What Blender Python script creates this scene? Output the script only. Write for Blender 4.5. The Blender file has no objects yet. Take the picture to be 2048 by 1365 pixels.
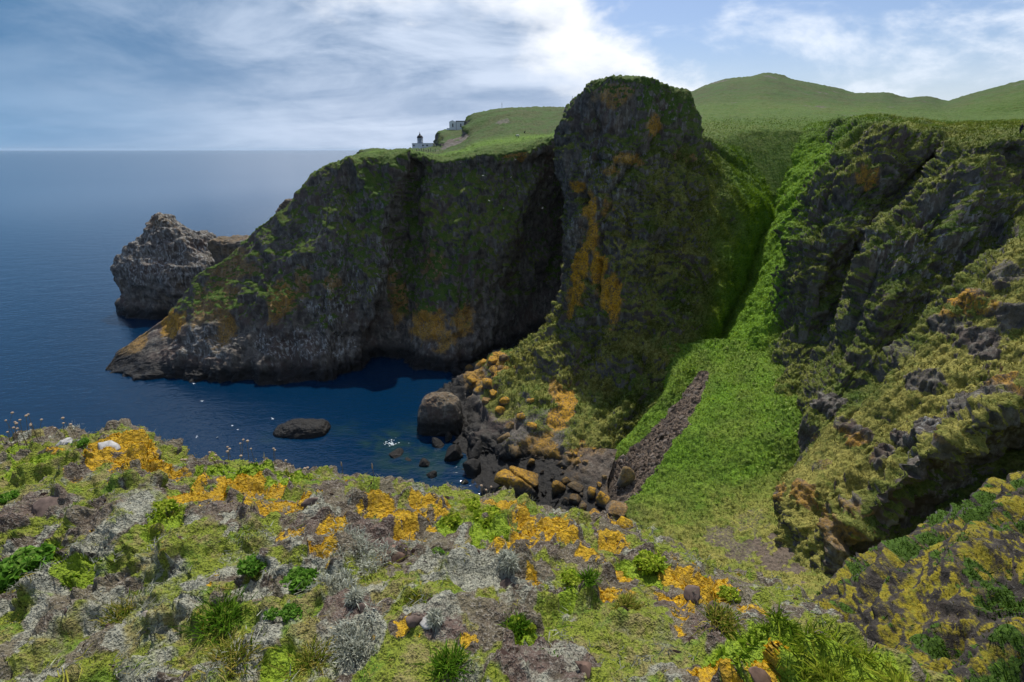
import bpy, math, random, time
import numpy as np
from concurrent.futures import ThreadPoolExecutor
from mathutils import Vector
T0 = time.time()
random.seed(7)
scene = bpy.context.scene
COL = scene.collection
R = math.radians

# ------------------------------------------------------------------ camera
EYE = 60.0
PITCH = R(20.5)
FPX = 1024.0
cam_d = bpy.data.cameras.new('camera')
cam_d.sensor_width = 36.0
cam_d.lens = 18.0
cam_d.clip_start = 0.1
cam_d.clip_end = 60000
cam = bpy.data.objects.new('camera', cam_d)
COL.objects.link(cam)
cam.location = (0, 0, EYE)
cam.rotation_euler = (R(90) - PITCH, 0, 0)
scene.camera = cam

# ------------------------------------------------------------------ light
SUN_EL, SUN_AZ = R(57), R(1)            # azimuth measured from +Y towards +X
sun_d = bpy.data.lights.new('sun', 'SUN')
sun_d.energy = 4.6
sun_d.angle = R(0.55)
sun_d.color = (1.0, 0.95, 0.86)
sun = bpy.data.objects.new('sun', sun_d)
COL.objects.link(sun)
sd = Vector((math.cos(SUN_EL) * math.sin(SUN_AZ), math.cos(SUN_EL) * math.cos(SUN_AZ), math.sin(SUN_EL)))
sun.rotation_euler = (-sd).to_track_quat('-Z', 'Y').to_euler()
sun.location = sd * 300

scene.view_settings.view_transform = 'Standard'
scene.view_settings.look = 'None'
scene.view_settings.exposure = 0.0
scene.view_settings.gamma = 1.0
scene.view_settings.use_curve_mapping = False
scene.cycles.max_bounces = 6
scene.cycles.diffuse_bounces = 2
scene.cycles.glossy_bounces = 3
scene.cycles.transmission_bounces = 3
scene.cycles.transparent_max_bounces = 6
scene.cycles.use_denoising = True


class NT:
    """small wrapper that keeps node building short"""
    def __init__(self, tree):
        self.t = tree
        self.n = tree.nodes
        self.l = tree.links

    def put(self, sock, v):
        if isinstance(v, bpy.types.NodeSocket):
            self.l.new(v, sock)
        elif v is not None:
            try:
                sock.default_value = v
            except Exception:
                sock.default_value = (v[0], v[1], v[2], 1.0) if not isinstance(v, (int, float)) else (v, v, v)

    def math(self, op, a, b=None, c=None, clamp=False):
        n = self.n.new('ShaderNodeMath')
        n.operation = op
        n.use_clamp = clamp
        self.put(n.inputs[0], a)
        if b is not None:
            self.put(n.inputs[1], b)
        if c is not None:
            self.put(n.inputs[2], c)
        return n.outputs[0]

    def vmath(self, op, a, b=None):
        n = self.n.new('ShaderNodeVectorMath')
        n.operation = op
        self.put(n.inputs[0], a)
        if b is not None:
            self.put(n.inputs[1], b)
        return n.outputs[0]

    def noise(self, vec, scale, detail=3.0, rough=0.55, dist=0.0, color=False):
        n = self.n.new('ShaderNodeTexNoise')
        self.put(n.inputs['Vector'], vec)
        n.inputs['Scale'].default_value = scale
        n.inputs['Detail'].default_value = detail
        n.inputs['Roughness'].default_value = rough
        n.inputs['Distortion'].default_value = dist
        return n.outputs['Color' if color else 'Fac']

    def voronoi(self, vec, scale, feature='F1', out='Distance'):
        n = self.n.new('ShaderNodeTexVoronoi')
        n.feature = feature
        self.put(n.inputs['Vector'], vec)
        n.inputs['Scale'].default_value = scale
        return n.outputs[out]

    def ramp(self, f, lo, hi, a=0.0, b=1.0):
        n = self.n.new('ShaderNodeMapRange')
        n.interpolation_type = 'SMOOTHSTEP'
        self.put(n.inputs['Value'], f)
        n.inputs['From Min'].default_value = lo
        n.inputs['From Max'].default_value = hi
        n.inputs['To Min'].default_value = a
        n.inputs['To Max'].default_value = b
        return n.outputs['Result']

    def mix(self, f, a, b, mode='MIX'):
        n = self.n.new('ShaderNodeMix')
        n.data_type = 'RGBA'
        n.blend_type = mode
        self.put(n.inputs[0], f)
        self.put(n.inputs[6], a if isinstance(a, bpy.types.NodeSocket) else (*a[:3], 1.0))
        self.put(n.inputs[7], b if isinstance(b, bpy.types.NodeSocket) else (*b[:3], 1.0))
        return n.outputs[2]

    def sep(self, v):
        n = self.n.new('ShaderNodeSeparateXYZ')
        self.put(n.inputs[0], v)
        return n.outputs

    def comb(self, x, y, z):
        n = self.n.new('ShaderNodeCombineXYZ')
        self.put(n.inputs[0], x)
        self.put(n.inputs[1], y)
        self.put(n.inputs[2], z)
        return n.outputs[0]

    def attr(self, name):
        n = self.n.new('ShaderNodeAttribute')
        n.attribute_name = name
        return n

    def sepc(self, c):
        n = self.n.new('ShaderNodeSeparateColor')
        self.put(n.inputs[0], c)
        return n.outputs

    def bump(self, h, strength, dist, normal=None):
        n = self.n.new('ShaderNodeBump')
        n.inputs['Strength'].default_value = strength
        n.inputs['Distance'].default_value = dist
        self.put(n.inputs['Height'], h)
        if normal is not None:
            self.put(n.inputs['Normal'], normal)
        return n.outputs[0]


# ------------------------------------------------------------------ sky
world = bpy.data.worlds.new('World')
scene.world = world
world.use_nodes = True
w = NT(world.node_tree)
w.n.clear()
tc = w.n.new('ShaderNodeTexCoord')
D = tc.outputs['Generated']
sky = w.n.new('ShaderNodeTexSky')
sky.sky_type = 'NISHITA'
sky.sun_disc = False
sky.sun_elevation = SUN_EL
sky.sun_rotation = SUN_AZ
sky.altitude = 60
sky.air_density = 1.0
sky.dust_density = 1.2
sky.ozone_density = 2.0
dx, dy, dz = w.sep(D)[:3]
zz = w.math('ADD', w.math('MAXIMUM', dz, 0.0), 0.10)
px = w.math('DIVIDE', dx, zz)
py = w.math('DIVIDE', dy, zz)
pl = w.comb(px, py, 0.0)                       # cloud-layer plane coordinates
base = w.vmath('SCALE', sky.outputs[0])
base.node.inputs['Scale'].default_value = 0.085
base = w.mix(1.0, base, (0.92, 0.98, 1.12), 'MULTIPLY')
# main cloud deck: lies left of a ragged edge
edge = w.math('SUBTRACT', px, w.math('MULTIPLY', w.math('SUBTRACT', py, 2.75), 0.66))
dn = w.vmath('MULTIPLY', D, (1.0, 1.0, 1.9))
rag = w.noise(dn, 3.6, 8.0, 0.58, 0.2)
edge = w.math('ADD', edge, w.math('MULTIPLY', w.math('SUBTRACT', rag, 0.5), -2.6))
deck = w.ramp(edge, -0.10, 0.34, 1.0, 0.0)
# tone inside the deck: long streaks
st = w.comb(w.math('MULTIPLY', px, 0.42), w.math('ADD', py, w.math('MULTIPLY', px, 0.30)), 0.0)
s1 = w.noise(st, 1.0, 7.0, 0.56, 0.5)
s2 = w.noise(st, 0.42, 3.0, 0.5, 0.3)
blot = w.noise(w.vmath('MULTIPLY', D, (1.0, 1.0, 3.6)), 3.4, 8.0, 0.60, 0.4)
tone = w.math('ADD', w.math('ADD', w.math('MULTIPLY', s1, 0.22), w.math('MULTIPLY', s2, 0.23)), w.math('MULTIPLY', blot, 0.55))
cl_dark = (0.155, 0.255, 0.42)
cl_mid = (0.56, 0.65, 0.80)
c_in = w.mix(w.ramp(tone, 0.39, 0.62), cl_dark, cl_mid)
# thin, sunlit rim of the deck
rim_n = w.noise(w.vmath('ADD', dn, (3.1, 1.7, 0.4)), 4.2, 7.0, 0.58, 0.2)
rimf = w.math('ADD', edge, w.math('MULTIPLY', w.math('SUBTRACT', rim_n, 0.5), 2.4))
rim = w.ramp(rimf, -1.05, -0.10)
c_deck = w.mix(rim, c_in, (0.90, 0.92, 0.95))
# deck is thinner and bluer away from the sun
far_left = w.ramp(dx, -0.74, -0.22, 1.0, 0.0)
c_deck = w.mix(w.math('MULTIPLY', far_left, 0.80), c_deck, (0.045, 0.165, 0.34))
colr = w.mix(deck, base, c_deck)
# fair-weather clouds in the open sky
pn1 = w.noise(w.vmath('ADD', w.vmath('MULTIPLY', D, (1.0, 1.0, 2.6)), (0.35, 5.2, 2.1)), 3.0, 8.0, 0.6, 0.3)
puff = w.ramp(pn1, 0.47, 0.63)
puff = w.math('MULTIPLY', puff, w.math('MULTIPLY', w.math('SUBTRACT', 1.0, deck), 0.85))
colr = w.mix(puff, colr, w.mix(far_left, (0.80, 0.86, 0.95), (0.16, 0.30, 0.50)))
# pale band low over the horizon
low = w.ramp(dz, 0.0, 0.17, 0.72, 0.0)
lown = w.noise(w.comb(w.math('MULTIPLY', dx, 3.0), w.math('MULTIPLY', dz, 14.0), dy), 2.0, 4.0, 0.55)
low = w.math('MULTIPLY', low, w.ramp(lown, 0.25, 0.70, 0.55, 1.0))
c_low = w.mix(w.ramp(dx, -0.80, -0.25), (0.24, 0.42, 0.64), (0.60, 0.68, 0.83))
c_low = w.mix(w.ramp(dx, 0.15, 0.45), c_low, (0.74, 0.80, 0.90))
colr = w.mix(low, colr, c_low)
bg = w.n.new('ShaderNodeBackground')
bg.inputs['Strength'].default_value = 1.18
w.put(bg.inputs['Color'], colr)
wo = w.n.new('ShaderNodeOutputWorld')
w.l.new(bg.outputs[0], wo.inputs['Surface'])

# ------------------------------------------------------------------ geometry helpers
SP, CP = math.sin(PITCH), math.cos(PITCH)


def ray(u, v):
    yc = (682.5 - v) / FPX
    return np.array([(u - 1024.0) / FPX, CP + yc * SP, -SP + yc * CP])


def P(u, v, y):
    """world point seen at a pixel of the photograph at forward distance y"""
    d = ray(u, v)
    return d * (y / d[1]) + np.array([0, 0, EYE])


def S(u, v, z=0.0):
    """world point seen at a pixel at height z"""
    d = ray(u, v)
    return d * ((z - EYE) / d[2]) + np.array([0, 0, EYE])


def W(x, y, z):
    return np.array([x, y, z], float)


_rs = np.random.RandomState(11)
PERM = _rs.permutation(256).astype(np.int32)
PERM = np.concatenate([PERM, PERM, PERM])
GR = _rs.normal(size=(256, 3)).astype(np.float32)
GR /= np.linalg.norm(GR, axis=1)[:, None]
POOL = ThreadPoolExecutor(4)


def _pn(p):
    i = np.floor(p).astype(np.int32)
    f = (p - i).astype(np.float32)
    i &= 255
    u = f * f * f * (f * (f * 6 - 15) + 10)
    x0, y0, z0 = i[:, 0], i[:, 1], i[:, 2]
    A0 = PERM[x0]; A1 = PERM[x0 + 1]
    B00 = PERM[A0 + y0]; B01 = PERM[A0 + y0 + 1]; B10 = PERM[A1 + y0]; B11 = PERM[A1 + y0 + 1]
    fx, fy, fz = f[:, 0], f[:, 1], f[:, 2]

    def g(h, a, b, c):
        q = GR[PERM[h]]
        return q[:, 0] * a + q[:, 1] * b + q[:, 2] * c
    n = []
    for dzz in (0, 1):
        c = fz - dzz
        n00 = g(B00 + z0 + dzz, fx, fy, c)
        n10 = g(B10 + z0 + dzz, fx - 1, fy, c)
        n01 = g(B01 + z0 + dzz, fx, fy - 1, c)
        n11 = g(B11 + z0 + dzz, fx - 1, fy - 1, c)
        a = n00 + u[:, 0] * (n10 - n00)
        b = n01 + u[:, 0] * (n11 - n01)
        n.append(a + u[:, 1] * (b - a))
    return (n[0] + u[:, 2] * (n[1] - n[0])) * 1.5


def pn(p):
    p = np.asarray(p, np.float32).reshape(-1, 3)
    if len(p) < 20000:
        return _pn(p)
    return np.concatenate(list(POOL.map(_pn, np.array_split(p, 8))))


def fbm(p, freq, octs=4, seed=0.0, gain=0.5, ridged=False, sc=(1, 1, 1)):
    q = np.asarray(p, np.float32).reshape(-1, 3) * (np.array(sc, np.float32) * freq) + np.float32(seed * 17.31 + 0.37)
    out = np.zeros(len(q), np.float32)
    a, tot = 1.0, 0.0
    for _ in range(octs):
        n = pn(q)
        if ridged:
            n = 1.0 - 2.0 * np.abs(n) * 1.3
        out += a * n
        tot += a
        a *= gain
        q = q * np.float32(2.03) + np.float32(5.7)
    return out / tot


def sstep(x, a, b):
    t = np.clip((x - a) / (b - a), 0, 1)
    return t * t * (3 - 2 * t)


def pchip(y, xi):
    """monotone cubic interpolation of y (n, ...) given at 0..n-1, evaluated at xi"""
    n = len(y)
    d = y[1:] - y[:-1]
    m = np.zeros_like(y)
    if n > 2:
        a, b = d[:-1], d[1:]
        s = a * b
        with np.errstate(divide='ignore', invalid='ignore'):
            h = np.where(s > 0, 2 * s / (a + b), 0.0)
        m[1:-1] = 0.55 * np.nan_to_num(h) + 0.45 * 0.5 * (a + b)
    m[0], m[-1] = d[0], d[-1]
    k = np.clip(np.floor(xi).astype(int), 0, n - 2)
    t = (xi - k).reshape((-1,) + (1,) * (y.ndim - 1))
    y0, y1, m0, m1 = y[k], y[k + 1], m[k], m[k + 1]
    t2, t3 = t * t, t * t * t
    return y0 * (2 * t3 - 3 * t2 + 1) + m0 * (t3 - 2 * t2 + t) + y1 * (-2 * t3 + 3 * t2) + m1 * (t3 - t2)


def spread(net, axis, n, wts=None):
    """parameter values along an axis of the control net, even in apparent size"""
    a = np.moveaxis(net, axis, 0)
    seg = np.linalg.norm(a[1:] - a[:-1], axis=-1)
    mid = 0.5 * (a[1:] + a[:-1])
    dist = np.linalg.norm(mid - np.array([0, 0, EYE]), axis=-1) + 1.0
    L = (seg / dist).reshape(len(seg), -1).mean(1) + 1e-4
    if wts is not None:
        L = L * np.array(wts)
    c = np.concatenate([[0], np.cumsum(L)])
    return np.interp(np.linspace(0, c[-1], n), c, np.arange(len(c)))


def grid_normals(G):
    du = np.gradient(G, axis=1)
    dv = np.gradient(G, axis=0)
    n = np.cross(du, dv)
    l = np.linalg.norm(n, axis=-1, keepdims=True)
    return n / np.maximum(l, 1e-9)


def loft(cols, nr, nc, rw=None, cw=None, flip=False):
    """cols: list of columns of points top to foot -> dense (nr, nc, 3) grid and normals"""
    net = np.array(cols, float).transpose(1, 0, 2)        # rows, cols, 3
    ri = spread(net, 0, nr, rw)
    ci = spread(net, 1, nc, cw)
    g = pchip(net, ri)
    g = pchip(g.transpose(1, 0, 2), ci).transpose(1, 0, 2)
    n = grid_normals(g)
    if flip:
        n = -n
    return g, n


def mesh_grid(name, G, mat, masks=None, flip=False, wrap=False):
    nr, nc = G.shape[:2]
    idx = np.arange(nr * nc).reshape(nr, nc)
    if wrap:
        idx = np.concatenate([idx, idx[:, :1]], 1)
    a, b, c, d = idx[:-1, :-1].ravel(), idx[:-1, 1:].ravel(), idx[1:, 1:].ravel(), idx[1:, :-1].ravel()
    F = np.stack([a, d, c, b] if not flip else [a, b, c, d], 1)
    return mesh_np(name, G.reshape(-1, 3), F, mat, masks)


def mesh_np(name, V, F, mat, masks=None, smooth=True, link=True, kind=None):
    me = bpy.data.meshes.new(name)
    V = np.asarray(V, np.float32)
    k = F.shape[1]
    me.vertices.add(len(V))
    me.vertices.foreach_set('co', V.ravel())
    me.loops.add(F.size)
    me.loops.foreach_set('vertex_index', np.ascontiguousarray(F, np.int32).ravel())
    me.polygons.add(len(F))
    me.polygons.foreach_set('loop_start', np.arange(0, F.size, k, dtype=np.int32))
    me.polygons.foreach_set('loop_total', np.full(len(F), k, np.int32))
    me.polygons.foreach_set('use_smooth', np.full(len(F), smooth, bool))
    me.update(calc_edges=True)
    for an, arr in (masks or {}).items():
        at = me.attributes.new(an, 'FLOAT_COLOR', 'POINT')
        arr = np.asarray(arr, np.float32).reshape(len(V), -1)
        if arr.shape[1] == 3:
            arr = np.concatenate([arr, np.ones((len(V), 1), np.float32)], 1)
        at.data.foreach_set('color', arr.ravel())
    if mat is not None:
        for m in (mat if isinstance(mat, (list, tuple)) else [mat]):
            me.materials.append(m)
    o = bpy.data.objects.new(name, me)
    if link:
        COL.objects.link(o)
    if kind:
        o['kind'] = kind
    return o


def tag(o, label=None, cat=None, group=None, kind=None):
    if label: o['label'] = label
    if cat: o['category'] = cat
    if group: o['group'] = group
    if kind: o['kind'] = kind
    return o


def project(p):
    q = np.asarray(p, float).reshape(-1, 3) - np.array([0, 0, EYE])
    f = q[:, 1] * CP - q[:, 2] * SP
    up = q[:, 1] * SP + q[:, 2] * CP
    return np.stack([1024 + FPX * q[:, 0] / f, 682.5 - FPX * up / f, f], 1)


def anchor(G, u, v):
    """point of a built surface that lies nearest to a pixel of the photograph (frontmost of the close ones)"""
    pts = G.reshape(-1, 3)
    q = project(pts)
    d = np.hypot(q[:, 0] - u, q[:, 1] - v)
    d[q[:, 2] < 0.2] = 1e9
    m = d.min()
    cand = np.where(d < m + 4)[0]
    return pts[cand[np.argmin(q[cand, 2])]]

# ------------------------------------------------------------------ materials
def new_mat(name):
    m = bpy.data.materials.new(name)
    m.use_nodes = True
    t = NT(m.node_tree)
    b = t.n.get('Principled BSDF')
    b.inputs['Specular IOR Level'].default_value = 0.25
    b.inputs['Roughness'].default_value = 0.9
    return m, t, b


def terrain_material():
    m, t, b = new_mat('cliff_ground')
    geo = t.n.new('ShaderNodeNewGeometry')
    pos = geo.outputs['Position']
    nz = t.sep(geo.outputs['Normal'])[2]
    mk = t.sepc(t.attr('mk').outputs['Color'])
    mk2 = t.sepc(t.attr('mk2').outputs['Color'])
    grass, lich, pale = mk[0], mk[1], mk[2]
    dry, soil, vivid = mk2[0], mk2[1], mk2[2]
    n_big = t.noise(pos, 0.10, 4, 0.6)
    n_mid = t.noise(pos, 0.55, 6, 0.65)
    n_fine = t.noise(pos, 2.6, 6, 0.7)
    streak = t.noise(t.vmath('MULTIPLY', pos, (1.0, 1.0, 0.22)), 0.9, 6, 0.65)
    # bare rock
    r = t.mix(t.ramp(n_mid, 0.35, 0.65), (0.056, 0.050, 0.045), (0.150, 0.132, 0.112))
    r = t.mix(t.ramp(n_big, 0.48, 0.66), r, (0.105, 0.078, 0.066))
    r = t.mix(t.ramp(streak, 0.50, 0.68, 0.0, 0.8), r, (0.225, 0.215, 0.180))
    spk = t.math('MULTIPLY', t.ramp(n_fine, 0.57, 0.66), t.ramp(n_mid, 0.42, 0.60))
    r = t.mix(t.math('MULTIPLY', spk, 0.40), r, (0.27, 0.27, 0.24))
    # bird lime and pale crust
    gsp = t.math('MULTIPLY', t.ramp(t.noise(t.vmath('MULTIPLY', pos, (1.0, 1.0, 0.22)), 1.3, 6, 0.68), 0.50, 0.62), pale)
    r = t.mix(gsp, r, (0.36, 0.36, 0.34))
    # orange lichen
    lf = t.math('MULTIPLY', lich, t.ramp(t.math('ADD', t.math('MULTIPLY', n_fine, 0.6), t.math('MULTIPLY', n_mid, 0.4)), 0.36, 0.52))
    lc = t.mix(t.ramp(n_fine, 0.35, 0.65), (0.26, 0.135, 0.012), (0.60, 0.33, 0.020))
    r = t.mix(lf, r, lc)
    # soil and stones of the scree
    sc_ = t.mix(t.ramp(n_fine, 0.3, 0.7), (0.080, 0.058, 0.042), (0.225, 0.168, 0.122))
    r = t.mix(soil, r, sc_)
    # turf
    g = t.mix(t.ramp(n_fine, 0.30, 0.70), (0.026, 0.052, 0.008), (0.080, 0.136, 0.018))
    g = t.mix(t.ramp(n_mid, 0.45, 0.72, 0.0, 0.8), g, (0.105, 0.115, 0.028))
    gv = t.mix(t.ramp(n_fine, 0.30, 0.72), (0.050, 0.12, 0.007), (0.18, 0.33, 0.020))
    g = t.mix(vivid, g, gv)
    gd = t.mix(t.ramp(n_fine, 0.30, 0.70), (0.15, 0.145, 0.032), (0.38, 0.34, 0.085))
    g = t.mix(t.math('MULTIPLY', dry, t.ramp(n_mid, 0.28, 0.58, 0.25, 1.0)), g, gd)
    turf_shade = t.sepc(t.attr('mk3').outputs['Color'])[0]  # cloud shade painted into far turf; left headland turf is only duller
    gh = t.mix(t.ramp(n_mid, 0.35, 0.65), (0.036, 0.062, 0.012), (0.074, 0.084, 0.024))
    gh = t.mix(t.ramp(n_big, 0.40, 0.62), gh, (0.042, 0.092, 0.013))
    g = t.mix(turf_shade, g, gh)
    gf = t.math('ADD', grass, t.math('MULTIPLY', t.math('SUBTRACT', n_fine, 0.5), 0.9), clamp=True)
    gf = t.ramp(gf, 0.30, 0.62)
    c = t.mix(gf, r, g)
    # the splash zone is black and wet
    pz = t.sep(pos)[2]
    wet = t.ramp(t.math('ADD', pz, t.math('MULTIPLY', t.math('SUBTRACT', n_mid, 0.5), -3.0)), 2.2, 5.6, 1.0, 0.0)
    c = t.mix(wet, c, (0.014, 0.013, 0.012))
    t.put(b.inputs['Base Color'], c)
    t.put(b.inputs['Roughness'], t.math('SUBTRACT', 0.92, t.math('MULTIPLY', wet, 0.35)))
    h = t.math('ADD', t.math('MULTIPLY', n_fine, 0.55), t.math('MULTIPLY', n_mid, 0.5))
    vr = t.voronoi(t.vmath('ADD', pos, t.vmath('SCALE', t.noise(pos, 0.8, 3, 0.6, color=True))), 0.9)
    h = t.math('ADD', h, t.math('MULTIPLY', vr, 0.35))
    t.put(b.inputs['Normal'], t.bump(h, 0.9, 0.7))
    return m


M_CLIFF = terrain_material()


def blobs(G, items, seed=3.0, nf=0.35, na=0.9):
    """material patches: (centre, radii, strength) in world metres with ragged edges"""
    p = G.reshape(-1, 3)
    out = np.zeros(len(p), np.float32)
    if not items:
        return out
    nz = fbm(p, nf, 4, seed, 0.6) * na
    for c, r, s in items:
        d = np.sqrt((((p - np.asarray(c)) / np.asarray(r)) ** 2).sum(1))
        out = np.maximum(out, s * sstep(1.0 - d + nz, 0.0, 0.35))
    return out


LAST = {}


def finish(name, G, flipn, label, masks_fn, mat=None, flipf=False, kind='structure', tuss=0.0, tf=0.9):
    N = grid_normals(G)
    if flipn:
        N = -N
    mk, mk2 = masks_fn(G.reshape(-1, 3), N.reshape(-1, 3))
    if tuss:                                       # turf stands in tussocks
        p = G.reshape(-1, 3)
        h = (np.abs(fbm(p, tf, 2, 140)) * 1.6 + 0.5 * np.abs(fbm(p, tf * 2.7, 2, 141))) * tuss * np.clip(mk[:, 0], 0, 1)
        G += (N * 0.6 + np.array([0, -0.05, 0.6])) * h.reshape(G.shape[:2] + (1,))
        N = grid_normals(G) * (-1 if flipn else 1)
    LAST['mk'], LAST['mk2'] = mk, mk2
    extra = {}
    if 'turf_shade' in LAST:
        hv = LAST.pop('turf_shade')
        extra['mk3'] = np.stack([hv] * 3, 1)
    o = mesh_grid(name, G, mat or M_CLIFF, {'mk': mk, 'mk2': mk2, **extra}, flip=flipf)
    o['kind'] = kind
    if label:
        o['label'] = label
    return N


def rock_disp(G, N, big=2.2, mid=1.0, fine=0.45, ledge=0.8, lfreq=0.28, seed=1.0, vert=0.45, amp=None, f0=0.05, along=None, stretch=0.3, block=0.0, bf=0.13, bv=0.35):
    p = G.reshape(-1, 3)
    if along is not None:                          # ribs run down the fall line
        e1 = np.array(along, float); e1 /= np.linalg.norm(e1)
        e2 = np.cross(e1, [0, 0, 1.0]); e2 /= np.linalg.norm(e2)
        e3 = np.cross(e1, e2)
        q = np.stack([p @ e2, p @ e3, (p @ e1) * stretch], 1)
        a = fbm(q, f0, 3, seed) * big
        cr = fbm(q + a[:, None] * 0.4, 0.15, 5, seed + 2, 0.55, ridged=True) * mid
    else:
        a = fbm(p, f0, 3, seed) * big
        cr = fbm(p + a[:, None] * 0.5, 0.14, 5, seed + 2, 0.55, ridged=True, sc=(1, 1, vert)) * mid
    fi = fbm(p, 0.6, 4, seed + 4, 0.6) * fine
    lw = fbm(p, 0.07, 3, seed + 6) * 1.6 + fbm(p, 0.4, 2, seed + 9) * 0.25
    s = p[:, 2] * lfreq + lw + p[:, 0] * 0.03
    f = s - np.floor(s)
    tri = np.where(f < 0.7, f / 0.7, (1 - f) / 0.3)
    lm = sstep(fbm(p, 0.09, 3, seed + 8), -0.25, 0.25)
    s2 = s * 2.7 + fbm(p, 0.9, 2, seed + 12) * 0.4
    f2 = s2 - np.floor(s2)
    tri2 = np.where(f2 < 0.7, f2 / 0.7, (1 - f2) / 0.3)
    if block:                                      # joint planes: stepped, mostly upright faces
        b1 = fbm(p, bf, 2, seed + 14, 0.4, sc=(1, 1, bv)) * 5.0 + p[:, 2] * 0.015
        b2 = fbm(p, bf * 2.6, 2, seed + 15, 0.4, sc=(1, 1, bv * 1.3)) * 5.0
        st1 = np.floor(b1) + sstep(b1 - np.floor(b1), 0.0, 0.22)
        st2 = np.floor(b2) + sstep(b2 - np.floor(b2), 0.0, 0.22)
        cr = cr + block * (st1 * 0.42 + st2 * 0.17)
    d = a + cr + fi + ledge * lm * (tri - 0.5) + ledge * 0.35 * (tri2 - 0.5)
    d = d - d.mean()
    if amp is not None:
        d = d * amp.ravel()
    return G + N * d.reshape(G.shape[:2] + (1,))


def carve(G, N, lines, seed=5.0):
    """open joints: narrow grooves along polylines that lie on the surface"""
    p = G.reshape(-1, 3)
    q = p + np.stack([fbm(p, 0.25, 3, seed), fbm(p, 0.25, 3, seed + 1), fbm(p, 0.25, 3, seed + 2)], 1) * 1.3
    d = np.zeros(len(p))
    for pix, wid, dep in lines:
        a = np.array([anchor(G, u, v) for u, v in pix])
        best = np.full(len(p), 1e9)
        for i in range(len(a) - 1):
            ab = a[i + 1] - a[i]
            t = np.clip(((q - a[i]) @ ab) / (ab @ ab), 0, 1)
            best = np.minimum(best, np.linalg.norm(q - (a[i] + t[:, None] * ab), axis=1))
        d = np.maximum(d, dep * np.exp(-(best / wid) ** 2))
    return G - N * d.reshape(G.shape[:2] + (1,))


# ------------------------------------------------------------------ headland across the cove
def hcol(crest, y, base, by=None, R1=None, R2=None, bulge=0.0, back=20):
    top = P(*crest, y)
    foot = S(*base) if by is None else P(*base, by)
    foot[2] = 0.0
    if R1 is None:                                  # narrow ridge: the far flank drops back to the sea
        r2 = top + np.array([-1.0, back * 0.35, -0.30 * top[2]])
        r1 = top + np.array([-1.0, back * 0.75, -0.75 * top[2]])
        r0 = np.array([top[0] - 1.0, top[1] + back, -4.0])
    else:
        r1 = P(*R1)
        r2 = P(*R2)
        r0 = r1 + np.array([0, 70, -16.0])
    out = np.array([0, -1, 0.0])
    l = lambda t: top + (foot - top) * t
    up = l(0.12) + np.array([0, -1.0, 0]) * bulge * 0.5
    m1 = l(0.40) + out * bulge
    m2 = l(0.75) + out * bulge * 0.8
    und = foot + np.array([0, -1.5, -4.0])
    return [r0, r1, r2, top, up, m1, m2, foot, und]


tip = S(196, 752)
A = [
    [tip + np.array([-3, 6, -5]), tip + np.array([-2, 4, -4]), tip + np.array([-2, 3, -3]), tip + np.array([-1, 1, -1.5]), tip + np.array([-1, 0, -2]),
     tip + np.array([-1, -1, -3]), tip + np.array([-1, -1.5, -3.5]), tip + np.array([-1, -2, -4]), tip + np.array([-1, -3, -5])],
    hcol((240, 705), 142, (225, 748), back=12),
    hcol((295, 660), 147, (275, 756), back=16, bulge=1),
    hcol((345, 622), 150, (320, 760), back=18, bulge=1.5),
    hcol((385, 558), 153, (380, 762), back=20, bulge=2),
    hcol((460, 517), 156, (470, 766), back=22, bulge=2.5),
    hcol((515, 458), 159, (545, 766), back=24, bulge=3),
    hcol((590, 402), 162, (610, 762), back=26, bulge=3),
    hcol((645, 338), 165, (665, 758), back=28, bulge=3.5),
    hcol((720, 312), 167, (712, 742), R1=(735, 312, 240), R2=(728, 311, 195), bulge=4),
    hcol((795, 308), 166, (752, 718), R1=(790, 304, 255), R2=(790, 307, 200), bulge=9),
    hcol((822, 308), 170, (790, 724), R1=(815, 302, 255), R2=(818, 306, 200), bulge=-5),
    hcol((880, 318), 171, (840, 738), R1=(852, 300, 322), R2=(866, 309, 230), bulge=1),
    hcol((910, 314), 171, (875, 742), R1=(876, 293, 324), R2=(888, 303, 236), bulge=1.5),
    hcol((935, 309), 170, (905, 744), R1=(884, 264, 318), R2=(905, 298, 242), bulge=2),
    hcol((951, 305), 169.5, (918, 741), R1=(929, 259, 318), R2=(927, 287, 246), bulge=2),
    hcol((965, 302), 169, (930, 738), R1=(945, 231, 312), R2=(950, 272, 250), bulge=2),
    hcol((1040, 296), 167, (965, 722), R1=(1022, 219, 310), R2=(1035, 262, 230), bulge=1),
    hcol((1092, 284), 167, (1040, 700), 158, R1=(1112, 217, 310), R2=(1090, 268, 220), bulge=-4),
    hcol((1150, 270), 182, (1120, 660), 180, R1=(1200, 215, 310), R2=(1170, 248, 225), bulge=-3),
    hcol((1230, 262), 186, (1220, 640), 186, R1=(1300, 210, 310), R2=(1240, 245, 225), bulge=0),
]
Ga, Na = loft(A, 340, 460, rw=[0.15, 0.5, 0.9, 1.0, 1, 1, 1, 0.5], cw=[1] * 18 + [0.7, 0.3])
Na = -Na
rowf = np.linspace(0, 1, Ga.shape[0])[:, None] * np.ones((1, Ga.shape[1]))
flat = sstep(Na[..., 2], 0.55, 0.9)
amp = 1.0 - 0.80 * flat
amp *= np.where(Ga[..., 1] > 210, 0.8, 1.0)
ka = np.linspace(0, 1, Ga.shape[1])[None, :]
nearridge = sstep(ka, 0.50, 0.36) * np.exp(-((np.linspace(0, 8, Ga.shape[0])[:, None] - 3.2) / 1.3) ** 2)
amp = amp * (1 - 0.55 * nearridge)
Ga = rock_disp(Ga, Na, big=2.0, mid=2.0, fine=0.6, ledge=0.6, lfreq=0.22, seed=1.0, vert=0.42, amp=amp, block=1.8, bf=0.10, bv=0.50)

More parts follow.
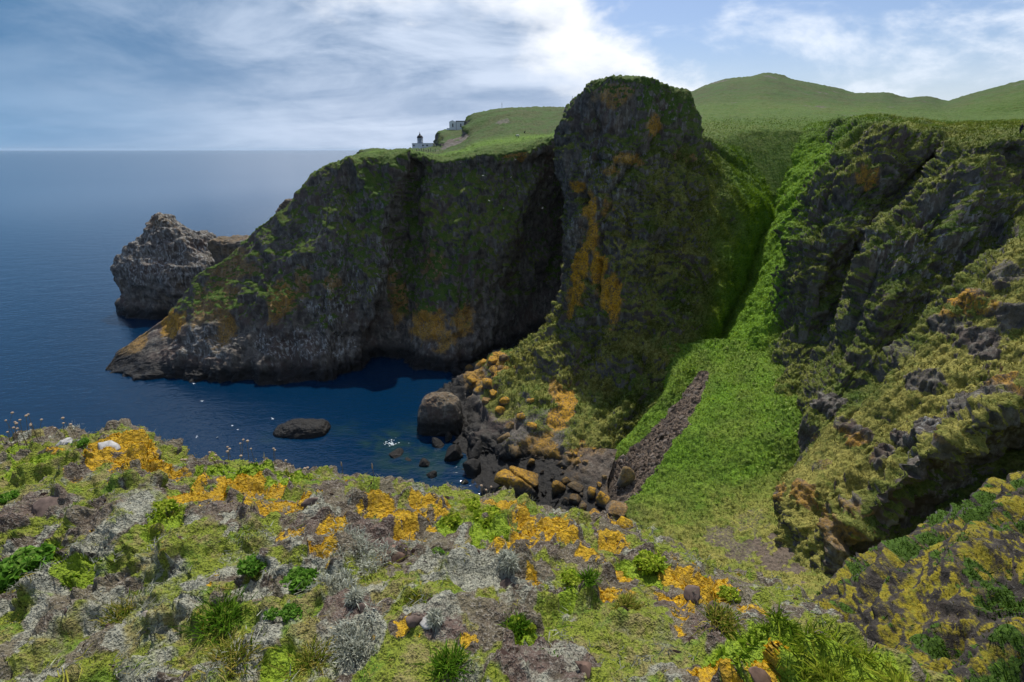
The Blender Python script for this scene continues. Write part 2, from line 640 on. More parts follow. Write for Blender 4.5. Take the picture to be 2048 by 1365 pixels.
Ga = carve(Ga, Na, [([(640, 600), (655, 650), (690, 680), (720, 672)], .8, 2.0), ([(480, 705), (560, 680), (640, 672)], .5, 1.2), ([(560, 480), (540, 560), (525, 650)], .5, 1.0), ([(700, 420), (690, 520), (700, 600)], .5, 1.1), ([(760, 620), (745, 690), (735, 720)], 1.6, 3.5), ([(860, 560), (850, 640), (865, 700)], .6, 1.4), ([(940, 420), (930, 540), (920, 640)], .7, 1.3)])


def masks_head(p, n):
    up = n[:, 2]
    ns = fbm(p, 0.08, 4, 21)
    right = sstep(p[:, 0], -58, -42)                 # the recess right of the corner is overgrown
    g = sstep(up + 0.26 * ns + 0.24 * right + 0.08 * sstep(p[:, 2], 15, 45), 0.52, 0.78)
    brown = sstep(fbm(p, 0.05, 4, 23) + 0.25 * (1 - right), -0.05, 0.25)
    g *= sstep(p[:, 2] + 8 * ns, 8, 20)
    li = blobs(p, HL, 5.0, 0.25, 1.1)
    pale = blobs(p, HP, 7.0, 0.22, 1.2)
    bare = blobs(p, [(aa(900, 285), (7.5, 14, 5.5), 1.0), (aa(925, 272), (4, 12, 3), .8), (aa(1005, 240), (5, 8, 2.5), .6)], 3.0, 0.25, 0.8)
    g *= 1 - bare
    far = sstep(p[:, 1], 180, 230)
    viv = np.clip(0.10 * sstep(up, 0.75, 0.92) + 0.55 * sstep(p[:, 1], 168, 185) * (1 - far) * sstep(up, 0.6, 0.8), 0, 1)
    dry = np.clip(np.clip(0.2 + ns * 0.8, 0, 1) * 0.3 * far + 0.75 * brown * sstep(up, 0.80, 0.6) * (1 - far), 0, 1) * np.where(up < .7, .40, 1)
    LAST['turf_shade'] = np.clip(0.9 * sstep(p[:, 1], 185, 225) + 0.55 * (1 - right) * sstep(up, .9, .6), 0, 1)  # far turf darkened as under cloud; left face has duller turf
    return np.stack([g, li, pale], 1), np.stack([dry, 0 * g, viv], 1)


aa = lambda u, v: anchor(Ga, u, v)
HL = [(aa(345, 650), (7, 9, 5), .75), (aa(455, 660), (3, 8, 6), .5), (aa(560, 590), (5, 8, 7), .55), (aa(545, 600), (3, 8, 9), .45), (aa(610, 560), (3, 8, 6), .35),
      (aa(660, 570), (2.5, 8, 4), .4), (aa(800, 600), (3, 8, 12), .5), (aa(850, 650), (8, 9, 6), .7), (aa(930, 640), (3, 8, 5), .6), (aa(880, 680), (6, 8, 4), .6),
      (aa(1035, 310), (5, 8, 2), .6), (aa(470, 530), (12, 10, 5), .3), (aa(420, 600), (9, 10, 9), .35), (aa(860, 530), (5, 8, 6), .3), (aa(260, 690), (5, 8, 4), .4)]
HP = [(aa(400, 690), (12, 9, 4), .8), (aa(540, 690), (9, 9, 3), 1.0), (aa(620, 690), (13, 9, 5), .95), (aa(660, 620), (8, 9, 7), .9), (aa(690, 560), (7, 9, 10), .6),
      (aa(840, 665), (10, 9, 4), .5), (aa(780, 500), (4, 8, 14), .6), (aa(770, 560), (5, 8, 6), .7), (aa(860, 370), (9, 8, 4), .5), (aa(700, 450), (16, 9, 14), .35), (aa(640, 500), (15, 9, 10), .3)]
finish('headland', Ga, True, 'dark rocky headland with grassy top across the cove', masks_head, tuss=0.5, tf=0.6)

# ------------------------------------------------------------------ domed bluff
def col(*pts):
    return [P(*q) if len(q) == 3 else np.array(q[1], float) for q in pts]


B = [
    # hidden left flank, running back into the cleft
    [W(34, 185, 60), W(30, 178, 62), P(1165, 235, 165), P(1165, 320, 165), P(1160, 420, 162), P(1150, 530, 158), P(1130, 630, 152), P(1090, 690, 146), S(1060, 720), S(1060, 725, -4)],
    [W(30, 178, 60), W(26, 168, 66), P(1150, 214, 146), P(1118, 290, 147), P(1128, 400, 143), P(1134, 500, 137), P(1116, 620, 130), P(1050, 690, 124), S(905, 735), S(895, 742, -4)],
    [W(32, 176, 60), W(28, 164, 72), P(1172, 182, 139), P(1150, 285, 137), P(1145, 400, 133), P(1142, 500, 129), P(1126, 620, 123), P(1070, 705, 116), S(890, 790), S(875, 795, -4)],
    [W(34, 176, 60), W(32, 162, 74), P(1205, 164, 136), P(1190, 285, 132), P(1188, 400, 128), P(1178, 510, 123), P(1160, 630, 116), P(1110, 735, 107), S(935, 880, 1.5), S(920, 880, -4)],
    [W(38, 176, 62), W(37, 162, 75), P(1270, 157, 134), P(1255, 285, 129), P(1255, 400, 125), P(1245, 515, 119), P(1230, 640, 111), P(1180, 770, 101), S(1085, 930, 3), S(1085, 935, -4)],
    [W(46, 178, 64), W(46, 165, 72), P(1335, 174, 136), P(1330, 285, 131), P(1335, 400, 125), P(1330, 520, 118), P(1318, 640, 109), P(1275, 770, 96), P(1200, 930, 82), W(20, 76, -2)],
    [W(52, 182, 65), W(52, 172, 68), P(1372, 194, 141), P(1372, 288, 134), P(1376, 400, 126), P(1370, 515, 118.5), P(1356, 630, 109.5), P(1315, 755, 97), P(1250, 880, 86), W(26, 80, 2)],
    [W(60, 192, 60), W(60, 184, 61), P(1404, 276, 150), P(1418, 318, 140), P(1425, 400, 129), P(1418, 510, 120), P(1398, 620, 110.5), P(1355, 740, 99), P(1300, 830, 90), W(31, 85, 6)],
    [W(68, 198, 60), W(68, 190, 61), P(1445, 288, 156), P(1470, 335, 149), P(1488, 400, 136), P(1474, 500, 124.5), P(1446, 610, 113), P(1412, 690, 104), P(1395, 745, 96), W(38, 97, 12)],
    [W(76, 205, 60), W(76, 198, 61), P(1492, 296, 172), P(1530, 345, 161), P(1545, 415, 148), P(1518, 500, 136), P(1486, 585, 125), P(1452, 665, 115), P(1425, 728, 106), W(46, 106, 13)],
]
Gb, Nb = loft(B, 400, 370, rw=[0.2, 0.5, 1, 1, 1, 1, 1, 1, 0.4], cw=[0.8, 1, 1, 1, 1, 1, 1, 1, 0.8])
Nb = -Nb
kb2 = np.linspace(0, 1, Gb.shape[1])[None, :]
amp = np.where(Gb[..., 1] > 150, 0.7, 1.0) * (1 - 0.65 * sstep(kb2, 0.66, 0.84)) * (1 - 0.6 * sstep(Nb[..., 2], 0.8, 0.97)) * (1 - 0.55 * sstep(Gb[..., 2], 60, 74))
Gb = rock_disp(Gb, Nb, big=2.0, mid=2.2, fine=0.7, ledge=0.9, lfreq=0.34, seed=5.0, vert=0.34, amp=amp, block=1.5, bf=0.11, bv=0.45)
Gb = carve(Gb, Nb, [([(1325, 270), (1270, 330), (1225, 375), (1208, 420), (1196, 490), (1192, 570), (1185, 650)], .75, 2.2), ([(1158, 392), (1163, 402)], 1.5, 3.5), ([(1172, 420), (1176, 470), (1170, 530)], .45, 1.1), ([(1225, 470), (1232, 540), (1222, 640)], .5, 1.2), ([(1380, 285), (1440, 300), (1475, 330)], .8, 1.6), ([(1300, 640), (1290, 740), (1240, 850)], .6, 1.3), ([(1180, 205), (1195, 260), (1190, 320)], .6, 1.2), ([(1300, 180), (1330, 230), (1320, 290)], .5, 1.0)])
bb = lambda u, v: anchor(Gb, u, v)
kb = (np.linspace(0, 1, Gb.shape[1])[None, :] * np.ones((Gb.shape[0], 1))).ravel()
BL = [(bb(1165, 510), (2.6, 6, 9), 1.0), (bb(1150, 580), (3.0, 6, 8), 1.0), (bb(1195, 525), (2.2, 6, 7), 1.0), (bb(1222, 600), (3.0, 6, 7), 1.0), (bb(1190, 470), (1.8, 6, 6), .9), (bb(1150, 375), (2.2, 6, 2), .9), (bb(1175, 415), (2, 5, 4), .9),
      (bb(1230, 190), (5, 8, 3), .45), (bb(1310, 255), (3, 8, 2.5), .7), (bb(1265, 325), (4, 8, 2), .7), (bb(1225, 345), (3, 8, 1.5), .6), (bb(1215, 410), (2, 6, 3), .6),
      (bb(990, 720), (7, 9, 2.5), .8), (bb(950, 755), (5, 9, 2.5), .6), (bb(1135, 805), (2.6, 7, 3.2), .9), (bb(1112, 835), (2.2, 6, 2.0), .8), (bb(1085, 905), (4.5, 8, 3.5), .7), (bb(1160, 905), (4, 8, 2), .6),
      (bb(1115, 775), (2, 6, 2), .7), (bb(1370, 310), (5, 8, 2), .4)]
BP = [(bb(1270, 230), (14, 10, 9), .4), (bb(1200, 330), (8, 9, 9), .7), (bb(1340, 215), (9, 9, 5), .6), (bb(1300, 330), (9, 9, 4), .5), (bb(1230, 420), (8, 9, 8), .45), (bb(1400, 430), (10, 9, 10), .25), (bb(1150, 450), (3, 6, 7), .6)]


def masks_bluff(p, n):
    up = n[:, 2]
    ns = fbm(p, 0.09, 4, 31)
    px_ = project(p)[:, :1][:, 0] * 0
    right = sstep(p[:, 0] - 0.25 * (p[:, 1] - 100), 10, 34)
    g = sstep(up + 0.25 * ns + 0.34 * right, 0.38, 0.64)
    g *= sstep(p[:, 2] + 6 * ns, 3, 9)
    li = blobs(p, BL, 9.0, 0.22, 0.9)
    pale = blobs(p, BP, 4.0, 0.2, 1.2)
    g *= 1 - 0.85 * sstep(li, 0.4, 0.8)
    dry = np.clip(0.55 + ns * 0.9, 0, 1) * sstep(p[:, 2], 72, 45)
    fl_ = sstep(kb + 0.16 * ns, 0.70, 0.95)
    g = np.maximum(g, fl_ * sstep(ns, -0.5, -0.1))
    viv = np.clip(0.25 * sstep(up, 0.7, 0.95) * sstep(-ns, -0.1, 0.4) + (0.30 + 0.45 * sstep(p[:, 2], 58, 40)) * fl_, 0, 1)
    dry = dry * (1 - fl_)
    soil = blobs(p, [(bb(1180, 980), (12, 8, 5), 1.0)], 2.0)
    return np.stack([g, li, pale], 1), np.stack([dry, soil, viv], 1)


finish('bluff', Gb, True, 'domed rock bluff streaked with orange lichen', masks_bluff, tuss=0.6, tf=0.7)
MB_ = LAST['mk'], LAST['mk2']

# ------------------------------------------------------------------ gully, buttresses and sunny slope on the right
C = [
    col((1430, 245, 205), (1440, 256, 190), (1470, 330, 176), (1490, 420, 160), (1475, 500, 146), (1450, 585, 133), (1425, 665, 121), (1400, 728, 110), (1390, 800, 98)),
    col((1540, 245, 205), (1560, 258, 175), (1585, 330, 157), (1565, 420, 143), (1530, 505, 131), (1495, 585, 121), (1462, 655, 112), (1432, 722, 103), (1420, 800, 92)),
    col((1620, 243, 205), (1650, 255, 165), (1650, 320, 148), (1612, 400, 136), (1580, 480, 124), (1545, 570, 114), (1506, 650, 106), (1466, 722, 99), (1450, 800, 89)),
    col((1660, 243, 205), (1700, 250, 140), (1648, 318, 122), (1604, 398, 114), (1584, 462, 110), (1574, 545, 105), (1530, 640, 101), (1500, 715, 96), (1490, 800, 88)),
    col((1720, 243, 205), (1745, 239, 120), (1680, 305, 113), (1626, 390, 107), (1600, 465, 104), (1592, 560, 100), (1556, 655, 96), (1545, 735, 90.5), (1540, 800, 83.5)),
    col((1800, 245, 205), (1830, 256, 114), (1755, 345, 103), (1690, 440, 97), (1655, 520, 94), (1630, 605, 91), (1600, 700, 88), (1576, 770, 83.5), (1570, 815, 80)),
    col((1880, 248, 205), (1905, 268, 112), (1835, 345, 104), (1775, 420, 99), (1715, 520, 95), (1675, 610, 91), (1628, 710, 86), (1596, 790, 81), (1590, 830, 78)),
    col((1980, 246, 205), (1960, 268, 104), (1880, 325, 96), (1815, 415, 90), (1738, 525, 85), (1700, 640, 81), (1650, 750, 77), (1612, 825, 74.5), (1602, 850, 75.5)),
    col((2120, 244, 205), (2060, 262, 97), (1960, 320, 91), (1880, 425, 85), (1800, 540, 81), (1760, 650, 77), (1690, 750, 73), (1615, 840, 70), (1595, 870, 73)),
    col((2400, 244, 195), (2250, 300, 95), (2100, 380, 88), (1990, 470, 82), (1890, 570, 78), (1810, 670, 75), (1725, 765, 71), (1640, 865, 67), (1610, 900, 70)),
    col((2700, 244, 180), (2420, 330, 86), (2230, 410, 80), (2040, 485, 75), (1930, 590, 71), (1830, 690, 69), (1725, 790, 67), (1600, 920, 65.5), (1560, 960, 67.5)),
    col((2900, 244, 170), (2560, 380, 76), (2360, 480, 70), (2150, 580, 66), (1990, 690, 63), (1870, 790, 61), (1740, 890, 60), (1580, 980, 60), (1545, 1010, 62.5)),
    col((3000, 250, 150), (2650, 440, 66), (2440, 560, 60), (2240, 670, 57), (2040, 760, 55.5), (1900, 860, 54), (1770, 950, 53.5), (1620, 1050, 53), (1575, 1080, 55.2)),
    col((3100, 250, 140), (2700, 500, 58), (2480, 620, 53), (2280, 730, 51), (2060, 800, 51), (1890, 885, 50), (1780, 985, 49), (1670, 1100, 48), (1625, 1150, 48)),
    col((3100, 300, 130), (2720, 560, 58), (2500, 680, 56), (2330, 785, 54), (2130, 870, 54.5), (1945, 930, 53.5), (1838, 1030, 51.5), (1740, 1126, 48), (1690, 1180, 46)),
    col((3200, 400, 120), (2800, 640, 50), (2560, 730, 48), (2420, 820, 48), (2260, 900, 49), (2120, 960, 48), (1990, 1050, 46), (1850, 1150, 43), (1790, 1200, 41)),
    col((3400, 600, 90), (3000, 760, 40), (2750, 840, 38), (2600, 920, 37), (2450, 1000, 36), (2300, 1060, 35), (2150, 1130, 34), (1980, 1200, 33), (1900, 1240, 32)),
]
C = [c_ + [c_[-1] + np.array([0, 0.8, -9.0])] for c_ in C]
Gc, Nc = loft(C, 400, 580, rw=[0.25, 0.9, 1, 1, 1, 1, 1, 0.6, 0.15], cw=[0.9] * 13 + [0.8, 0.6, 0.35])
Nc = -Nc
kk = np.linspace(0, 1, Gc.shape[1])[None, :] * np.ones((Gc.shape[0], 1))
pc = project(Gc)
uu = pc[:, 0].reshape(Gc.shape[:2]); vv = pc[:, 1].reshape(Gc.shape[:2])
ds = np.clip(np.linalg.norm(Gc - np.array([0, 0, EYE]), axis=-1) / 100, 0.35, 1.2)
amp = ds * (1 - 0.75 * sstep(Nc[..., 2], 0.78, 0.95))
Gc0 = Gc.copy()
gul = sstep(kk, 0.20, 0.12)                       # the grassy gully stays smoother
amp *= 1 - 0.55 * gul
rr_ = np.linspace(0, 1, Gc.shape[0])[:, None]
amp *= 1 - 0.5 * sstep(rr_, 0.70, 0.9)
amp *= 1 - 0.45 * sstep(kk, 0.54, 0.62)
amp *= 1 - 0.35 * sstep(kk, 0.66, 0.72) * sstep(kk, 0.82, 0.76)
Gc = rock_disp(Gc, Nc, big=2.3, mid=2.8, fine=0.8, ledge=0.6, lfreq=0.30, seed=9.0, vert=0.55, amp=amp, f0=0.07, along=(0.62, 0.18, 0.76), stretch=0.26, block=1.3, bf=0.12, bv=0.6)
Gc = Gc + Nc * (sstep(kk, 0.62, 0.70).ravel() * (fbm(Gc.reshape(-1, 3), 0.22, 4, 46, 0.6) * 1.5 + sstep(kk, 0.66, 0.73).ravel() * sstep(kk, 0.92, 0.84).ravel() * (fbm(Gc.reshape(-1, 3), 0.17, 4, 47, 0.55, ridged=True) - 0.2) * 2.6)).reshape(Gc.shape[:2] + (1,))
Gc = carve(Gc, Nc, [([(1690, 330), (1640, 420), (1620, 520), (1600, 620)], .7, 1.6), ([(1800, 430), (1740, 540), (1700, 640), (1640, 740)], .8, 1.8), ([(1900, 400), (1850, 500), (1800, 600)], .6, 1.5), ([(2000, 420), (1930, 500), (1880, 600)], .6, 1.5), ([(1850, 650), (1760, 760), (1690, 840)], .5, 1.0)])
cc = lambda u, v: anchor(Gc, u, v)
OUT = [(cc(u, v), (r * 1.3, r * 1.6, r), s) for u, v, r, s in [(1715, 868, 1.6, 1), (1760, 905, 1.6, .9), (1690, 845, 1.4, .8), (1805, 878, 1.5, 1), (1860, 850, 2.2, 1), (1905, 800, 2.2, .9), (1840, 760, 2.0, .9), (1960, 690, 2.6, 1), (1990, 770, 2.4, 1), (2030, 640, 2.6, .9), (1885, 650, 2.0, .8), (1655, 800, 2.2, 1), (1600, 985, 1.6, .9), (1560, 985, 1.6, 1), (1640, 930, 1.2, .7), (1700, 1000, 1.6, .8), (1650, 1060, 2.0, 1), (1680, 1120, 2.0, 1), (1930, 590, 2.0, .9), (1800, 700, 1.8, .7), (2000, 540, 2.5, .8)]]
OUTM = blobs(Gc, OUT, 8.0, 0.45, 0.9)
po = Gc.reshape(-1, 3)
Gc = Gc + Nc * (OUTM * (0.30 + 0.7 * fbm(po, 0.55, 4, 44, 0.55, ridged=True) + np.floor(fbm(po, 0.35, 3, 45) * 5) * 0.22)).reshape(Gc.shape[:2] + (1,))
CLI = [(cc(1735, 350), (2.5, 6, 2.5), .7), (cc(1915, 600), (3, 6, 2.5), .8), (cc(1570, 970), (3, 5, 3), .6), (cc(1600, 1000), (3, 5, 2), .6), (cc(1700, 890), (3, 5, 2), .6), (cc(1900, 870), (2, 4, 1), .4), (cc(1640, 900), (3, 5, 2), .5), (cc(2030, 740), (3, 5, 4), .6), (cc(1680, 1040), (4, 5, 4), .4)]
CPA = [(cc(1790, 500), (5, 7, 5), .6), (cc(1850, 520), (7, 8, 6), .8), (cc(1900, 480), (9, 8, 7), .7), (cc(1830, 560), (4, 7, 7), .7), (cc(1980, 420), (9, 8, 7), .6), (cc(1700, 470), (6, 8, 8), .45), (cc(1620, 420), (4, 7, 5), .5),
       (cc(1850, 860), (3, 5, 3), .8), (cc(1950, 950), (6, 6, 4), .5), (cc(2000, 880), (6, 6, 4), .4)]


def masks_right(p, n):
    up = n[:, 2]
    ns = fbm(p, 0.11, 4, 41)
    k = kk.ravel()
    gullyf = sstep(k + 0.03 * ns, 0.30, 0.21)
    sunny = sstep(k, 0.56, 0.64) * sstep(k, 0.90, 0.80)
    recess = sstep(k, 0.78, 0.84)
    g = sstep(up + 0.32 * ns + 0.40 * gullyf + 0.20 * sunny - 0.10 * recess, 0.32, 0.54)
    g *= 1 - 0.80 * OUTM
    li = blobs(p, CLI, 9.0, 0.3, 1.0)
    pale = blobs(p, CPA, 4.0, 0.25, 1.2)
    dry = np.clip(0.9 * sunny * (0.75 + ns) + 0.30 + 0.7 * ns, 0, 1) * (1 - 0.9 * gullyf)
    viv = np.clip(gullyf * 1.1 * sstep(p[:, 2], 70, 56) + 0.30 * sstep(ns, 0.1, 0.4) + 0.3 * sstep(up, 0.9, 0.98) * sstep(p[:, 2], 60, 66), 0, 1)
    return np.stack([g, li, pale], 1), np.stack([dry, 0 * g, viv], 1)


Nc = finish('cliff_slope', Gc, True, 'grassy buttresses and sunny crag slope right of the gully', masks_right, tuss=0.36)
MC = LAST['mk'], LAST['mk2']

# ------------------------------------------------------------------ grass fan and scree at the bottom of the gully
F = [
    col((1330, 690, 104), (1345, 760, 94), (1235, 900, 83), (1180, 985, 77), (1150, 1060, 69), (1150, 1140, 60), (1200, 1260, 48)),
    col((1370, 690, 103), (1372, 760, 94), (1290, 890, 82), (1222, 980, 76), (1205, 1050, 68), (1260, 1150, 56), (1330, 1260, 45)),
    col((1410, 680, 103), (1405, 740, 95), (1345, 870, 81), (1285, 970, 74), (1275, 1050, 66), (1330, 1150, 54), (1420, 1260, 43)),
    col((1450, 680, 102), (1440, 740, 94), (1420, 860, 78.5), (1385, 960, 71), (1370, 1060, 63), (1410, 1160, 52), (1500, 1260, 41)),
    col((1520, 690, 98), (1500, 760, 88), (1500, 860, 76), (1480, 960, 68.5), (1475, 1060, 60), (1510, 1160, 49.5), (1580, 1260, 39)),
    col((1620, 720, 90), (1590, 800, 80), (1575, 880, 72.5), (1560, 960, 67), (1570, 1060, 57), (1610, 1160, 46.5), (1650, 1250, 38)),
    col((1760, 760, 84), (1720, 840, 76), (1680, 920, 70), (1650, 1000, 63), (1665, 1090, 54), (1720, 1180, 43), (1760, 1260, 35)),
    col((1900, 800, 80), (1850, 880, 72), (1800, 960, 65), (1780, 1040, 57), (1800, 1120, 49), (1850, 1200, 39), (1880, 1280, 31)),
]
F = [c_ + [c_[-1] + np.array([-1.0, -6.0, -9.0])] for c_ in F]
F = [[q_ + np.array([-4.0, -1.0, -9.0]) for q_ in F[0]]] + F
Gf, Nf = loft(F, 240, 240, rw=[0.5, 1, 1, 1, 1, 0.8, 0.15], cw=[0.15] + [1] * 7)
Nf = -Nf
pf = Gf.reshape(-1, 3)
d = fbm(pf, 0.10, 3, 51) * 0.7 + fbm(pf, 0.5, 4, 52, 0.6) * 0.28 + np.abs(fbm(pf, 1.1, 2, 53)) * 0.35
Gf = Gf + Nf * d.reshape(Gf.shape[:2] + (1,))
ff = lambda u, v: anchor(Gf, u, v)
SCREE_LINE = np.array([ff(1405, 745), ff(1375, 800), ff(1330, 860), ff(1270, 930), ff(1215, 985)])
SCREE_W = np.array([1.1, 2.0, 2.9, 3.4, 4.0])


def line_dist(p, line, wid):
    best = np.full(len(p), 1e9)
    for i in range(len(line) - 1):
        a, b2 = line[i, :2], line[i + 1, :2]
        ab = b2 - a
        t = np.clip(((p[:, :2] - a) @ ab) / (ab @ ab), 0, 1)
        dd = np.linalg.norm(p[:, :2] - (a + t[:, None] * ab), axis=1) / (wid[i] + t * (wid[i + 1] - wid[i]))
        best = np.minimum(best, dd)
    return best


def masks_fan(p, n):
    ns = fbm(p, 0.12, 4, 61)
    n2 = fbm(p, 0.45, 3, 62)
    sl = line_dist(p, SCREE_LINE, SCREE_W)
    soil = sstep(1.15 - sl + 0.45 * n2, 0.0, 0.25)
    bare = blobs(p, [(ff(1560, 1110), (3.2, 5, 9), 1.0), (ff(1445, 1075), (2.5, 4, 9), .75), (ff(1500, 1040), (2.5, 3, 9), .6), (ff(1480, 1100), (2.2, 2.5, 9), .8), (ff(1225, 1030), (3, 3, 9), .6)], 3.0, 0.6, 1.3)
    LAST['scree'] = soil.copy()
    soil = np.maximum(soil, 0.75 * bare)
    g = 1 - 1.1 * soil
    dry = np.clip(sstep(p[:, 1], 74, 58) * (0.70 + ns * 0.9) + 0.12 + 0.25 * ns, 0, 1)
    viv = np.clip(1.0 - dry * 0.5, 0, 1) * np.clip(0.8 + 0.9 * fbm(p, 0.25, 3, 63), 0.2, 1)
    return np.stack([np.clip(g, 0, 1), 0 * g, 0 * g], 1), np.stack([dry, soil, viv], 1)


Nf = finish('grass_slope', Gf, True, 'bright green grass fan with a scree chute below the gully', masks_fan, tuss=0.35, tf=1.1)
MF = LAST['mk'], LAST['mk2'], LAST['scree']

# ------------------------------------------------------------------ plateau and far hills
def pcol(u, crest, cy, mid, q1, back=None):
    q = P(u, q1, 172)
    if u < 1485:                                   # the plateau runs down to the rim of the bluff here
        r_ = np.interp(u, [1285, 1400, 1485], [270, 276, 290])
        e1, e2 = P(u, r_, np.interp(u, [1400, 1485], [150, 160])), P(u, r_ + 6, np.interp(u, [1400, 1485], [148, 157])) - np.array([0, 0, 8.0])
    else:
        e1, e2 = q + np.array([0, -8, -4.2]), q + np.array([0, -21, -19.0])
    return [P(u, crest, cy) + np.array([0, 120, -30]), P(u, crest + 4, cy * 1.12), P(u, crest, cy), P(u, crest + 0.45 * (mid - crest), cy * 0.78), P(u, mid, min(230, cy * 0.8)), q, e1, e2]


Pc = [pcol(1285, 235, 380, 255, 285), pcol(1310, 225, 382, 246, 278), pcol(1345, 203, 385, 236, 265), pcol(1378, 187, 390, 226, 256), pcol(1410, 174, 390, 222, 252), pcol(1445, 163, 390, 220, 252), pcol(1490, 158, 390, 220, 253), pcol(1524, 152, 390, 219, 253),
      pcol(1550, 155, 390, 219, 253), pcol(1580, 164, 390, 219, 253), pcol(1620, 171, 390, 219, 253), pcol(1660, 178, 388, 220, 253), pcol(1700, 189, 385, 222, 252), pcol(1760, 189, 380, 224, 252), pcol(1800, 200, 372, 226, 252),
      pcol(1835, 197, 366, 228, 252), pcol(1885, 206, 358, 230, 252), pcol(1915, 198, 350, 231, 253), pcol(1960, 185, 340, 232, 254), pcol(2010, 172, 332, 231, 253), pcol(2060, 160, 326, 228, 252),
      pcol(2200, 145, 310, 226, 250), pcol(2500, 135, 290, 224, 248), pcol(3000, 130, 270, 220, 245)]
Gp, Np = loft(Pc, 160, 300, rw=[0.2, 0.4, 1, 1.2, 1, 0.8, 0.4], cw=[1] * 21 + [0.5, 0.3])
Np = -Np
pp = Gp.reshape(-1, 3)
d = fbm(pp, 0.02, 3, 71) * 1.6 + fbm(pp, 0.12, 4, 72, 0.55) * 0.6 + np.abs(fbm(pp, 0.30, 3, 73)) * 1.1
dmask = np.where(np.arange(Gp.shape[0])[:, None] >= 0, 1.0, 1.0) * np.ones(Gp.shape[:2])
Gp = Gp + np.array([0, 0, 1.0]) * (d * dmask.ravel()).reshape(Gp.shape[:2] + (1,))


def masks_hill(p, n):
    ns = fbm(p, 0.035, 4, 75)
    far = sstep(p[:, 1], 230, 330)
    g = 1.0 - 0.6 * sstep(fbm(p, 0.05, 4, 77), 0.18, 0.42)
    dry = np.clip(0.02 + ns * 0.6, 0, 0.35)
    LAST['turf_shade'] = np.clip(0.30 + 0.5 * far + 0.9 * ns, 0, 1)  # cloud shade over the hills put into their turf colour
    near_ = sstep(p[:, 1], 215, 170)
    LAST['turf_shade'] = LAST['turf_shade'] * (1 - 0.25 * near_)
    viv = np.clip(0.40 * (1 - far) - 0.05 + 0.5 * ns + 0.05 * near_, 0, 1)
    return np.stack([g, 0 * g, 0 * g], 1), np.stack([dry, 0 * g, viv], 1)


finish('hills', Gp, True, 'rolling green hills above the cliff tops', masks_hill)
print('terrain', round(time.time() - T0, 1))

# ------------------------------------------------------------------ sea
def sea_material():
    m, t, b = new_mat('sea_water')
    geo = t.n.new('ShaderNodeNewGeometry')
    pos = geo.outputs['Position']
    sx, sy, sz = t.sep(pos)[:3]
    r = t.math('SQRT', t.math('ADD', t.math('MULTIPLY', sx, sx), t.math('MULTIPLY', sy, sy)))
    near = t.ramp(r, 120, 900, 1.0, 0.0)
    q = t.vmath('MULTIPLY', pos, (0.75, 1.35, 1.0))
    wv = t.math('ADD', t.math('MULTIPLY', t.noise(q, 0.55, 3, 0.55, 0.4), 0.7), t.math('MULTIPLY', t.noise(q, 0.11, 4, 0.55, 0.3), 1.3))
    wv = t.math('ADD', wv, t.math('MULTIPLY', t.noise(q, 1.9, 2, 0.5), 0.22))
    deep = t.mix(t.noise(pos, 0.012, 3, 0.5), (0.0006, 0.013, 0.038), (0.0011, 0.022, 0.060))
    # pale rock shows through the shallows by the boulders
    sh = t.attr('mk').outputs['Color']
    shallow = t.sepc(sh)[0]
    shallow = t.math('MULTIPLY', shallow, t.ramp(t.noise(pos, 0.22, 4, 0.6), 0.35, 0.62))
    c = t.mix(shallow, deep, (0.012, 0.036, 0.034))
    t.put(b.inputs['Base Color'], c)
    b.inputs['Specular IOR Level'].default_value = 0.5
    b.inputs['IOR'].default_value = 1.333
    t.put(b.inputs['Roughness'], t.ramp(r, 100, 1500, 0.07, 0.14))
    bn = t.n.new('ShaderNodeBump')
    t.put(bn.inputs['Height'], wv)
    bn.inputs['Distance'].default_value = 0.75
    t.put(bn.inputs['Strength'], t.ramp(r, 90, 900, 0.32, 0.02))
    t.put(b.inputs['Normal'], bn.outputs[0])
    return m


M_SEA = sea_material()
# one sheet to the horizon; rings get wider with distance
rr = np.concatenate([np.linspace(0, 300, 90), np.geomspace(310, 45000, 60)])
th = np.linspace(0, 2 * np.pi, 240, endpoint=False)
Gs = np.stack([rr[:, None] * np.cos(th)[None], rr[:, None] * np.sin(th)[None], 0 * rr[:, None] * th[None]], -1)
sp = Gs.reshape(-1, 3)
shal = blobs(sp, [(S(770, 885), (5, 5, 5), 1.0), (S(800, 905), (8, 6, 5), .8), (S(860, 930), (10, 9, 5), .7), (S(545, 880), (3, 4, 5), .5), (S(690, 860), (4, 4, 4), .4), (S(840, 850), (6, 6, 4), .5)], 2.0, 0.2, 0.5)
sea = mesh_grid('sea', Gs, M_SEA, {'mk': np.stack([shal] * 3, 1)}, flip=True, wrap=True)
sea['kind'] = 'structure'

# seabed so the water's edge has something under it

